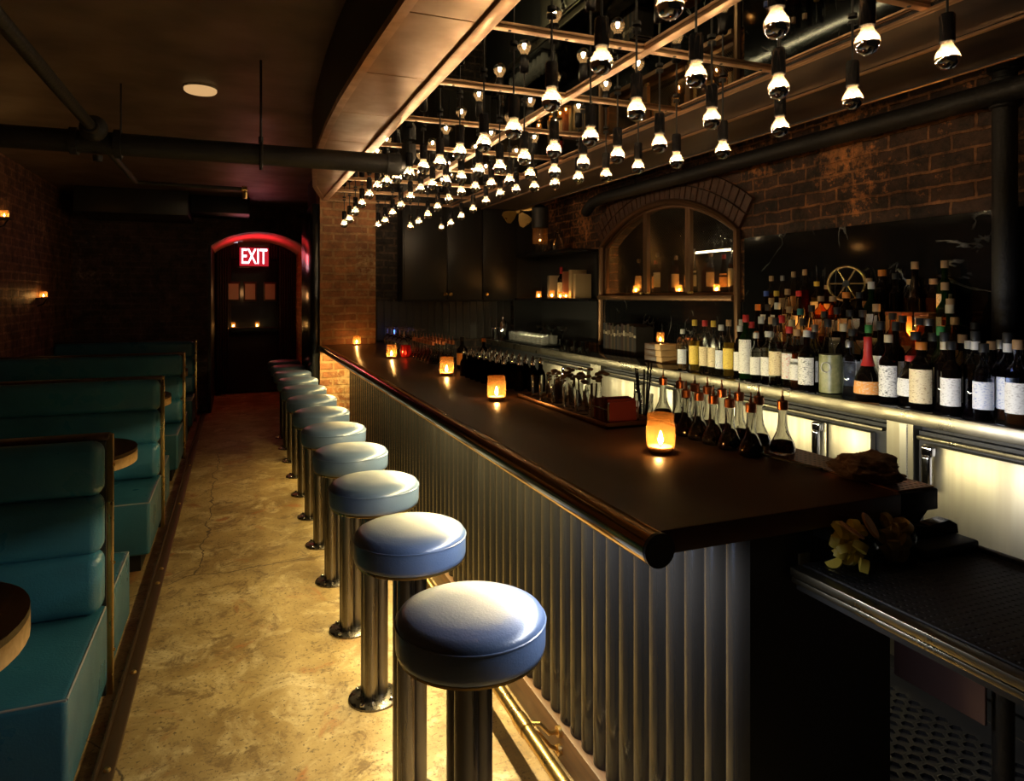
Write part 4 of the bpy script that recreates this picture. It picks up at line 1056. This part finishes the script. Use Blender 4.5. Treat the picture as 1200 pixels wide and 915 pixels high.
# ================================================================ NICHE CONTENTS
def spark_bottle(loc, label, style, h, r, glass, liq, cap, lab): return make_bottle(loc, label, 'bottles behind the wire mesh window', style, h, r, glass, liq, cap, lab)
ny = [3.80, 3.88, 3.97, 4.13, 4.22, 4.34, 4.43, 4.56, 4.66, 4.78, 4.92, 5.02, 5.21]
for k, y in enumerate(ny):
    g = 'cackcagcaackc'[k]; 
    spark_bottle((XW + .30 + .05 * (k % 2), y, 1.53), 'dim %s bottle behind the mesh window, %s from its near side' % (GN[g], ORD[k]), 'tall' if k % 3 else 'slope', (.30, .26, .34, .28)[k % 4], .034, g, 'a' if g != 'k' else 'd', ('cork', 'black', 'silver', 'red')[k % 4], ('tan', None, 'cream', 'orange')[k % 4])
for k, y in enumerate((4.04, 4.49, 5.12)):
    make_votive((XW + .21, y, 1.53), 'candle behind the mesh window, in the %s sash from its near side' % ORD[k], .06, .024, group='candles behind the mesh window', flame='flame_small')
ls = thing('shelf_light', 'thin lit strip on the shelf edge behind the mesh window', 'light strip', (XW + .4, 4.1, 1.85), world=True)
build('shelf_plate', box(XW + .38, XW + .545, 3.5, 5.0, 1.84, 1.852), 'plate', ls)
build('lit_edge', box(XW + .372, XW + .379, 3.5, 4.62, 1.838, 1.854), emit('niche_led', (1, .82, .5), 12), ls)
ls = thing('shelf_light', 'short lit strip high behind the near sash of the mesh window', 'light strip', (XW + .4, 3.9, 2.12), world=True)
build('shelf_plate', box(XW + .38, XW + .545, 3.6, 5.0, 2.075, 2.087), 'plate', ls)
build('lit_edge', box(XW + .372, XW + .379, 3.78, 4.1, 2.073, 2.089), bpy.data.materials['niche_led'], ls)
pt = None
for k in range(4):
    loc = (XW + .46, 4.22 + .1 * k, 1.852)
    lab = 'wine glass upside down on the niche shelf, %s from the near sash' % ORD[k]
    if pt is None:
        pt = thing('wine_glass', lab, 'glass', loc, 'glasses behind the mesh window')
        build('glass', MB().lathe([(.026, 0), (.034, .05), (.028, .085), (.006, .105), (.004, .16), (.03, .168), (.03, .171), (0, .172)], seg=16), 'clear', pt)
    else: dup(pt, loc, lab)

# ================================================================ THINGS ON THE BAR
strip = thing('drip_mat', 'perforated copper drip mat along the bartender\'s edge of the bar', 'bar mat', (1.47, 3.8, BZ), world=True)
build('mat', box(1.412, 1.528, BY0 + .01, BY1 - .05, BZ + .0003, BZ + .004), 'perf_copper', strip)
def make_flask(label, group, s=1.):
    t = thing('bitters_flask', label, 'bottle', (0, 0, 0), group)
    prof = [(0, 0), (.031, 0), (.035, .004), (.0355, .014), (.032, .028), (.024, .044), (.0165, .062), (.0132, .08), (.012, .105), (.013, .1215), (0, .1215)]
    gp = prof[:-2] + [(.0118, .1215), (.0108, .105)] + [(a - .0024, max(.005, z)) for a, z in reversed(prof[2:-3])] + [(0, .005)]
    g = build('glass_body', MB().lathe(gp, seg=20), 'clear', t, ang=50)
    build('liquid', MB().lathe([(0, .0058), (.030, .0058), (.0322, .008), (.0324, .0135), (.0290, .027), (.0258, .033), (0, .033)], seg=18), 'liq_dark', g)
    c = build('copper_stopper', MB().lathe([(.0115, .122), (.0150, .1235), (.0150, .146), (.0125, .149), (.005, .150), (.004, .16), (0, .16)], seg=16), 'copper_cap', t, ang=22)
    build('dasher_tip', MB().lathe([(.0022, .159), (.0018, .178), (0, .1785)], seg=6), 'copper_cap', c)
    return t
fp = None; G1 = 'copper-stoppered flasks along the bar edge'
fl = [(880, 1.352, 'a'), (855, 1.352, 'a'), (836, 1.352, 'a'), (819, 1.352, 'a'), (804, 1.352, 'a'), (917, 1.45, 'b'), (889, 1.45, 'b'), (866, 1.45, 'b'), (846, 1.45, 'b'), (829, 1.45, 'b'), (814, 1.45, 'b'), (797, 1.45, 'b'), (777, 1.45, 'b')]
cnt = {'a': 0, 'b': 0}
for px, X, rw in fl:
    lab = 'copper-stoppered flask, %s from the folded towel in the %s row of near flasks' % (ORD[cnt[rw]], {'a': 'front', 'b': 'rear'}[rw]); cnt[rw] += 1
    loc = (X, ydep(px, X), BZ + .0004 if rw == 'a' else BZ + .0042)
    if fp is None: fp = make_flask(lab, G1); fp.location = loc
    else: dup(fp, loc, lab)
for rr in range(3):
    for k in range(7):
        loc = (1.22 + .075 * rr, 4.42 + .085 * k + .02 * rr, BZ)
        dup(fp, loc, 'copper-stoppered flask, far cluster on the bar, %s from near end, %s row' % (ORD[k], ('front', 'middle', 'back')[rr]))
# dark dasher bottles
dp = None
for rr in range(4):
    for k in range(9):
        loc = (1.20 + .056 * rr, 2.98 + .088 * k + .03 * (rr % 2), BZ)
        if rr == 0 and k < 1: continue
        lab = 'small dark dasher bottle, %s from the garnish tray in the %s row' % (ORD[k], ORD[rr])
        if dp is None:
            dp = thing('dasher_bottle', lab, 'bottle', loc, 'dark dasher bottles on the bar')
            build('glass_body', MB().lathe([(0, 0), (.022, 0), (.024, .004), (.024, .07), (.02, .085), (.011, .1), (.010, .125), (.011, .127)], seg=16), 'dark_glass', dp)
            build('dasher_top', MB().lathe([(.011, .122), (.0125, .128), (.0125, .137), (.005, .143), (.003, .155), (0, .156)], seg=12), 'chrome', dp)
        else: dup(dp, loc, lab)
make_bottle((1.30, 4.03, BZ), 'dark bottle with amber label standing past the dasher bottles on the bar', None, 'tall', .20, .033, 'k', 'd', 'black', 'orange')
make_bottle((1.43, 4.0, BZ), 'second, slimmer dark bottle behind the amber-labelled one on the bar', None, 'tall', .19, .026, 'k', 'd', 'orange', 'tan')
# far rack of upturned glasses
pt = None
for rr in range(3):
    for k in range(5):
        loc = (1.30 + .075 * rr, 5.62 + .16 * k, BZ)
        lab = 'upturned glass at far end of bar, %s from near end, %s row' % (ORD[k], ORD[rr])
        if pt is None:
            pt = thing('wine_glass', lab, 'glass', loc, 'upturned glasses at the far end of the bar')
            build('glass', MB().lathe([(.030, 0), (.036, .05), (.028, .085), (.006, .105), (.004, .16), (.032, .168), (.032, .171), (0, .172)], seg=16), 'clear', pt)
        else: dup(pt, loc, lab)
t = thing('clip_light', 'small black gooseneck lamp with blue tip at the far end of the bar', 'lamp', (1.42, 6.55, BZ))
build('base', MB().lathe([(0, 0), (.035, 0), (.035, .01), (.01, .016), (0, .016)], seg=16), 'black', t)
build('neck', MB().tube([(0, 0, .015), (0, 0, .10), (-.015, 0, .14), (-.05, -.01, .155)], .005, 8), 'chrome', t)
build('blue_tip', MB().sphere((0.008, 0, .105), .012, sc=(1, 1, 1.8)), emit('blue_led', (.08, .2, 1), 5), t)

# garnish tray
gt = thing('garnish_tray', 'low dark wooden tray of garnish glasses on the bar', 'tray', (1.25, 2.35, BZ), world=True)
mb = MB().box(1.16, 1.375, 2.02, 2.80, BZ, BZ + .008).box(1.16, 1.170, 2.02, 2.80, BZ, BZ + .02, bev=.002).box(1.365, 1.375, 2.02, 2.80, BZ, BZ + .02).box(1.16, 1.375, 2.02, 2.03, BZ, BZ + .02).box(1.16, 1.375, 2.79, 2.80, BZ, BZ + .02)
build('tray_body', mb, pbr('copper_tray', (.3, .15, .08), .3, .9), gt)
gz = BZ + .0085
gl = []
for k, (x, y, r, h) in enumerate(((1.21, 2.70, .026, .10), (1.30, 2.74, .026, .10), (1.205, 2.60, .030, .075), (1.29, 2.63, .030, .085), (1.21, 2.49, .030, .085), (1.30, 2.51, .032, .085), (1.205, 2.38, .026, .09), (1.21, 2.28, .026, .09), (1.305, 2.37, .034, .09))):
    t = make_tumbler((x, y, gz), 'garnish glass in the copper-edged tray, %s from its far end' % ORD[k], 'glasses in the garnish tray', r, h)
for k, (x, y, c, s) in enumerate(((1.30, 2.51, (.16, .075, .03), 1.), (1.305, 2.37, (.14, .07, .03), 1.1), (1.21, 2.49, (.2, .1, .04), .7), (1.29, 2.63, (.18, .08, .035), .9))):
    mb = MB()
    for i in range(16):
        a = random.random() * 2 * PI; e = .3 + .9 * random.random(); L = (.03 + .035 * random.random()) * s
        d = Vector((math.cos(a) * math.cos(e), math.sin(a) * math.cos(e), math.sin(e)))
        mb.sphere(Vector((0, 0, .09)) + d * L, .013 * s, 8, 5, (1, .8, .5))
    for i in range(5): mb.tube([(.006 * (i - 2), .004 * (i % 3 - 1), .014), (.008 * (i - 2), .008 * (i % 3 - 1), .1)], .002, 5)
    o = build('herb_bunch', mb, pbr('dried_herb_%d' % k, c, .7), None); o.location = (x, y, gz)
    tag(o, 'bunch of brownish garnish leaves in a glass, %s from the red napkins' % ORD[(1, 0, 2, 3)[k]], 'garnish', 'garnish bunches in the tray glasses')
nap = thing('napkin_caddy', 'low square holder stuffed with red cocktail napkins on the garnish tray', 'napkins', (1.25, 2.115, gz))
mb = MB()
for i in range(14):
    y = -.055 + .008 * i; w = .05 + .006 * random.random(); hh = .072 + .014 * random.random()
    mb.box(-w, w, y, y + .004 + .002 * random.random(), .006, hh)
build('napkins', mb, pbr('red_napkin', (.2, .022, .018), .8), nap)
mb = MB().box(-.062, .062, -.062, .062, 0, .005)
for sx in (-1, 1):
    for sy in (-1, 1): mb.tube([(.06 * sx, .06 * sy, 0), (.06 * sx, .06 * sy, .075)], .004, 8)
    mb.tube([(.06 * sx, -.06, .05), (.06 * sx, .06, .05)], .003, 6)
build('wire_holder', mb, 'chrome', nap)
t = thing('straw_jar', 'dark jar of straws and picks between the red napkins and the flasks', 'jar', (1.40, 2.16, BZ + .0042))
build('jar', MB().lathe([(0, 0), (.034, 0), (.036, .005), (.036, .085), (.033, .085), (.032, .01), (0, .008)], seg=20), 'clear', t)
mb = MB()
for i in range(9):
    a = i * 2.4; mb.tube([(.012 * math.cos(a), .012 * math.sin(a), .01), (.03 * math.cos(a), .03 * math.sin(a), .16 + .02 * (i % 3))], .0032, 6)
build('straws', mb, 'black', t)
# folded bar towel: a crumpled cloth
bm = bmesh.new(); bmesh.ops.create_icosphere(bm, subdivisions=5, radius=1)
from mathutils import noise as mnoise
for v in bm.verts:
    p = v.co.copy()
    d = 1 + .30 * mnoise.noise(p * 1.8 + Vector((3, 1, 7))) + .16 * abs(mnoise.noise(p * 4.2)) - .12 * abs(mnoise.noise(p * 7 + Vector((1, 5, 2))))
    v.co = Vector((p.x * .060 * d, p.y * .085 * d, max(-.0, (p.z + .55) * .038 * d)))
bm.verts.index_update(); mb = MB().add([v.co for v in bm.verts], [[v.index for v in f.verts] for f in bm.faces]); bm.free()
o = build('bar_towel', mb, pbr('brown_towel', (.22, .125, .07), .85, 0, col2=(.15, .085, .05), nscale=25, bump=.4, bscale=220), None, ang=80)
TX = 1.44
o.location = (TX, ydep(1016, TX), BZ + .0042); o.rotation_euler = (0, 0, .25)
tag(o, 'crumpled brown bar towel on the drip mat at the near corner of the bar', 'towel')
o = build('bar_spoon', MB().tube([(1.36, 1.58, BZ + .006), (1.40, 1.33, BZ + .006)], .0035, 8).sphere((1.357, 1.60, BZ + .006), .012, sc=(.8, 1.3, .3)), 'iron', None)
tag(o, 'dark bar spoon lying on the bar top beside the towel', 'spoon')

# ================================================================ UNDERBAR STATION (near, right)
ub = thing('underbar_station', 'steel-edged underbar work board with black perforated mat below the bar end', 'work board', (1.35, .7, .9), world=True)
UX0, UX1, UZ = 1.117, 1.60, .91
build('board', box(UX0 + .02, UX1, .1, 1.15, UZ - .05, UZ - .006), 'black', ub)
mb = MB().box(UX0, UX0 + .03, .1, 1.15, UZ - .016, UZ + .002, bev=.003).box(UX0 + .004, UX0 + .02, .1, 1.15, UZ - .032, UZ - .019, bev=.003)
build('front_edge', mb, 'stainless_h', ub)
mat = build('perforated_mat', box(UX0 + .034, UX1 - .015, .1, 1.148, UZ - .006, UZ + .004, bev=.002), 'perf_rubber', ub)
build('rear_lip', box(UX1 - .02, UX1, .1, 1.15, UZ - .01, UZ + .014, bev=.004), 'rubber', ub)
build('leg', MB().tube([(1.46, .92, 0), (1.46, .92, UZ - .05)], .02, 14), 'iron', ub)
build('hanging_plate', box(1.42, 1.428, .93, 1.14, .62, .85, bev=.003), pbr('mauve_steel', (.12, .08, .1), .35, .6), ub)
t = thing('speed_tray', 'black tray with upright handle at the back of the underbar mat', 'tray', (1.5, 1.1, .914), world=True)
build('tray', MB().box(1.41, 1.585, 1.05, 1.145, .9145, .94, bev=.006), 'rubber', t)
build('handle', MB().prism([(1.42, .9405), (1.585, .9405), (1.58, .962), (1.555, .975), (1.45, .967)], 'y', 1.10, 1.13), 'black_gloss', t)
# lemon jars
def fruit_jar(x, y, r, h, label, kinds):
    t = thing('fruit_jar', label, 'jar', (x, y, UZ + .004), 'glass jars of cut citrus')
    build('glass', MB().lathe([(0, 0), (r * .95, 0), (r, .005), (r, h * .8), (r * .93, h * .88), (r * .95, h), (r * .9, h), (r * .88, h * .86), (r * .94, .012), (0, .01)], seg=28), 'plate', t)
    mb = MB(); 
    for i in range(26):
        a = random.random() * 2 * PI; q = (r - .02) * math.sqrt(random.random()) * .85; z = .02 + (h - .01) * i / 26
        M3 = (Matrix.Rotation(random.random() * 3, 4, 'X') @ Matrix.Rotation(random.random() * 3, 4, 'Z')).to_3x3()
        w = MB(); n = 9; R = .018
        # a wedge: half disc of fruit with rind
        vs = [Vector((0, -.009, 0)), Vector((0, .009, 0))] + [Vector((R * math.cos(PI * k / n) , -.008, R * math.sin(PI * k / n))) for k in range(n + 1)] + [Vector((R * math.cos(PI * k / n), .008, R * math.sin(PI * k / n))) for k in range(n + 1)]
        fs = [(0, 2 + k, 3 + k) for k in range(n)] + [(1, 3 + n + k + 1, 3 + n + k) for k in range(n)] + [(2 + k, 3 + n + k, 4 + n + k, 3 + k) for k in range(n)] + [(0, 2 + n, 3 + 2 * n, 1), (0, 1, 3 + n, 2)]
        mb.add([M3 @ v + Vector((q * math.cos(a), q * math.sin(a), min(z, h + .008))) for v in vs], fs)
    build('citrus_pieces', mb, pbr('citrus_' + kinds, *(((.95, .72, .12), .4) if kinds == 'lemon' else ((.45, .30, .10), .45))), t)
    return t
fruit_jar(1.205, 1.075, .058, .085, 'glass jar full of lemon pieces on the work board under the bar', 'lemon')
fruit_jar(1.345, 1.085, .05, .08, 'second dimmer glass jar of citrus between the lemon jar and the black tray', 'lime')
for k, (dx, dy, dz, rx) in enumerate(((-.02, -.012, .101, .3), (.035, -.01, .103, .9))):
    mb = MB().lathe([(0, -.003), (.026, -.003), (.0285, 0), (.026, .003), (0, .003)], seg=20).xf(Matrix.Rotation(rx, 4, 'X') @ Matrix.Rotation(.5, 4, 'Y'))
    t = build('citrus_slice', mb, pbr('slice_%d' % k, (.5, .24, .09), .5), None); t.location = (1.205 + dx, 1.06 + dy, UZ + dz + .004)
    tag(t, 'round citrus slice on top of the lemon jar, %s' % ('above its aisle side' if k == 0 else 'above its black tray side'), 'fruit slice', 'citrus slices on the jar')
# hexagonal rubber floor mat
mb = MB(); p = .052
for i in range(24):
    for j in range(34):
        cx = 1.62 + i * p * .866; cy = .9 + j * p + (p / 2 if i % 2 else 0)
        if cx > 2.33: continue
        o_ = [(cx + .0315 * math.cos(PI / 3 * k), cy + .0315 * math.sin(PI / 3 * k)) for k in range(6)]
        n_ = [(cx + .021 * math.cos(PI / 3 * k), cy + .021 * math.sin(PI / 3 * k)) for k in range(6)]
        vs = [(a, b, .014) for a, b in o_] + [(a, b, .014) for a, b in n_] + [(a, b, .002) for a, b in n_]
        mb.add(vs, [(k, (k + 1) % 6, 6 + (k + 1) % 6, 6 + k) for k in range(6)] + [(6 + k, 6 + (k + 1) % 6, 12 + (k + 1) % 6, 12 + k) for k in range(6)])
mb.add([(1.45, .2, .0015), (2.457, .2, .0015), (2.457, 3.2, .0015), (1.45, 3.2, .0015)], [(0, 1, 2, 3)])  # added black sheet under the mat, standing for shade on the floor
o = build('floor_mat', mb, 'rubber', None, smooth=False); tag(o, 'black rubber honeycomb mat over a sheet painting shade on the floor behind the bar', 'floor mat')

# ================================================================ EXIT DOORWAY
ex_ = thing('exit_sign', 'lit red exit sign hanging in the arched doorway', 'sign', (.21, 10.2, 2.1), world=True)
EX, EY, EZ = .235, 9.95, 2.04
ex_.location = (EX, EY, EZ)
build('housing', box(EX - .2, EX + .2, EY, EY + .05, EZ - .145, EZ + .135, bev=.004), pbr('exit_housing', (.2, .03, .025), .4), ex_)
build('red_face', box(EX - .185, EX + .185, EY - .004, EY - .0005, EZ - .13, EZ + .12), emit('exit_red', (1, .03, .05), .55), ex_, smooth=False)
build('top_bracket', box(EX - .205, EX + .205, EY - .004, EY + .055, EZ + .136, EZ + .2, bev=.004), pbr('bracket_brown', (.28, .12, .06), .45), ex_)
cu = bpy.data.curves.new('exit_text', 'FONT'); cu.body = 'EXIT'; cu.size = .235; cu.align_x = 'CENTER'; cu.align_y = 'CENTER'; cu.extrude = .002; cu.offset = .0015
to = bpy.data.objects.new('exit_text', cu); COL.objects.link(to); bpy.context.view_layer.update()
tm = bpy.data.meshes.new_from_object(to.evaluated_get(bpy.context.evaluated_depsgraph_get())); bpy.data.objects.remove(to)
tm.name = 'lettering'
for v in tm.vertices: v.co = Vector((v.co.x * .70 + EX, EY - .008 - v.co.z, v.co.y * 1.25 + EZ - .008))
tm.materials.clear(); tm.materials.append(emit('exit_letters', (1, .62, .68), 4.5))
lo = bpy.data.objects.new('lettering', tm); COL.objects.link(lo); lo.parent = ex_; lo.matrix_parent_inverse = Matrix.Translation(-Vector(ex_.location))
mb = MB()
Pv = arch_pts(DX0, DX1, 2.15, 2.345, 20)
for a, b in zip(Pv, Pv[1:]): mb.prism([a, b, (b[0], b[1] + .05), (a[0], a[1] + .05)], 'y', YF + .16, 11.25)
struct('trim_7', mb, pbr('vault_plaster', (.35, .25, .2), .6, 0, col2=(.25, .17, .13), nscale=8), 'shallow vaulted ceiling of the passage glowing red from the exit sign', 'vault')
# door with ribbed black curtains
dr = thing('door_1', 'black exit door with glazed upper panel behind the arch', 'door', (.3, 11.3, 0), world=True)
dr['kind'] = 'structure'
build('leaf', box(-.12, .72, 11.32, 11.36, .02, 2.12, bev=.004), 'black', dr)
build('glazed_panel', box(-.06, .66, 11.312, 11.319, .95, 2.05), 'black_gloss', dr)
build('handle', MB().tube([(.68, 11.31, .95), (.68, 11.27, .97), (.68, 11.27, 1.15), (.68, 11.31, 1.17)], .009, 8), 'brass', dr)
mb = MB()
def pleats(x0, x1, y, z0, z1, n):
    vs = []
    for k in range(n * 6 + 1):
        x = x0 + (x1 - x0) * k / (n * 6); vs.append((x, y + .022 * math.sin(2 * PI * k / 6)))
    m = len(vs)
    return MB().add([(a, b, z0) for a, b in vs] + [(a, b, z1) for a, b in vs], [(i, i + 1, m + i + 1, m + i) for i in range(m - 1)])
cm = pbr('black_curtain', (.02, .015, .015), .6)
cu1 = build('door_curtain', pleats(-.27, -.10, 11.2, .02, 2.32, 5), cm, None, ang=80); tag(cu1, 'black pleated curtain at the booth side of the exit door', 'curtain')
cu2 = build('door_curtain', pleats(.62, .86, 11.2, .02, 2.32, 7), cm, None, ang=80); tag(cu2, 'black pleated curtain at the bar side of the exit door', 'curtain')
cu3 = build('door_curtain', pleats(-.09, .61, 11.23, 2.08, 2.36, 18), cm, None, ang=80); tag(cu3, 'short black pleated valance above the exit door', 'curtain')
o = build('light_tube', MB().tube([(-.24, 10.9, 2.30), (.1, 10.9, 2.30)], .012, 8), emit('pale_tube', (.9, .75, .9), .7), None); tag(o, 'thin pale tube lamp under the arch beside the exit sign', 'lamp')
for k, x in enumerate((-.03, .21, .50)):
    t = thing('picture_frame', 'small framed picture on the exit door, %s from the booth side' % ORD[k], 'picture', (x, 11.29, 1.42), 'framed pictures on the exit door')
    build('frame', MB().box(-.095, .095, 0, .018, 0, .30, bev=.003), pbr('frame_wood', (.03, .02, .015), .4) if k == 0 else bpy.data.materials['frame_wood'], t)
    build('print', box(-.072, .072, -.003, -.0005, .03, .27), pbr('print_paper_%d' % k, (.42, .32, .26), .6), t)
    build('figure', MB().lathe([(0, -.0015), (.03, -.001), (.03, 0)], seg=14).xf(Matrix.Translation((0, -.004, .16)) @ Matrix.Rotation(PI / 2, 4, 'X') @ Matrix.Diagonal((.9, 2.2, 1, 1))), pbr('print_ink_%d' % k, (.16, .1, .08), .6), t)
o = build('door_ledge', box(-.08, .62, 11.2, 11.3, 1.0, 1.02, bev=.003), 'black', None); tag(o, 'narrow black ledge holding candles in front of the exit door', 'shelf')
for k, x in enumerate((-.03, .31)):
    make_votive((x, 11.245, 1.02), 'candle in front of the exit door, %s' % ('below the picture next to the booth side' if k == 0 else 'below the middle of the door'), .08, .03, group='candles by the exit door')

# candles on the left wall
for k, (y, z) in enumerate(((6.78 - .0, 2.15), (8.02, 1.49))):
    t = thing('wall_ledge', 'small black iron bracket on the brick wall, %s' % ('under the higher candle' if k == 0 else 'under the lower candle'), 'bracket', (XL, y, z - .02))
    build('plate', box(.001, .10, -.06, .06, .0, .012, bev=.003), 'iron', t)
    build('arm', MB().tube([(.002, 0, -.07), (.05, 0, -.05), (.08, 0, 0)], .006, 8), 'iron', t)
    make_votive((XL + .055, y, z - .008), 'candle on the brick wall, %s' % ('high above the farther booths' if k == 0 else 'lower, near the corner of the room'), .065, .034, group='candles on the brick wall', flame=emit('wall_flame_%d' % k, (1, .6, .22), 420))

# ================================================================ LIGHT
def area(name, loc, size, rot, power, col, sy=None, spread=PI):
    l = bpy.data.lights.new(name, 'AREA'); l.shape = 'RECTANGLE'; l.size = size; l.size_y = sy or size; l.energy = power; l.color = col; l.spread = spread
    o = bpy.data.objects.new(name, l); COL.objects.link(o); o.location = loc; o.rotation_euler = rot
    return o
# strips under the customers' overhang (cool at the near end, warm beyond)
area('bar_strip_light', (.812, 1.485, .994), .014, (0, 0, 0), 10.5, (.93, .95, 1.0), .735)
area('bar_strip_light', (.812, 2.75, .994), .014, (0, 0, 0), 46, (1.0, .78, .34), 1.75)
area('bar_strip_light', (.812, 4.30, .994), .014, (0, 0, 0), 14, (1.0, .76, .30), 1.3)
area('bar_strip_light', (.812, 5.75, .994), .014, (0, 0, 0), 17, (1.0, .72, .25), 1.4)
# strips under the bartenders' overhang, facing the coolers and bottles
area('rear_strip_light', (1.492, 1.55, .985), .016, (0, math.radians(-92), 0), 6.0, (.85, .87, 1.0), .6, spread=math.radians(150))
area('rear_strip_light', (1.492, 3.9, .985), .016, (0, math.radians(-92), 0), 24, (1.0, .86, .48), 4.2, spread=math.radians(150))
# exit sign's glow inside the doorway
area('exit_glow', (EX, EY - .02, EZ + .02), .36, (math.radians(-68), 0, 0), .8, (1, .03, .05), .2, spread=math.radians(150))
area('exit_glow', (EX, 10.3, 2.06), .5, (math.radians(180), 0, 0), 7.0, (1, .025, .04), .5)

l = bpy.data.lights.new('passage_lamp', 'POINT'); l.energy = 1.6; l.color = (1, .45, .15); l.shadow_soft_size = .06
o = bpy.data.objects.new('passage_lamp', l); COL.objects.link(o); o.location = (.1, 10.7, 1.55)

w = bpy.data.worlds.new('dim_room'); sc.world = w; w.use_nodes = True
w.node_tree.nodes['Background'].inputs[0].default_value = (.9, .7, .5, 1); w.node_tree.nodes['Background'].inputs[1].default_value = .004

# ================================================================ CAMERA
cam = bpy.data.cameras.new('camera'); co = bpy.data.objects.new('camera', cam); COL.objects.link(co)
cam.sensor_width = 36; cam.lens = 24; cam.shift_y = -110.5 / 1200; cam.clip_start = .02
co.location = (0, 0, H); co.rotation_euler = (PI / 2, 0, -TH)
sc.camera = co
sc.view_settings.view_transform = 'Standard'; sc.view_settings.look = 'None'
sc.view_settings.gamma = 1; sc.view_settings.exposure = 0; sc.view_settings.use_curve_mapping = False
sc.cycles.use_denoising = True
sc.cycles.transparent_max_bounces = 32; sc.cycles.max_bounces = 8; sc.cycles.glossy_bounces = 5; sc.cycles.diffuse_bounces = 4
sc.cycles.sample_clamp_indirect = 4; sc.cycles.use_light_tree = True
sc.cycles.caustics_reflective = True; sc.cycles.blur_glossy = .5
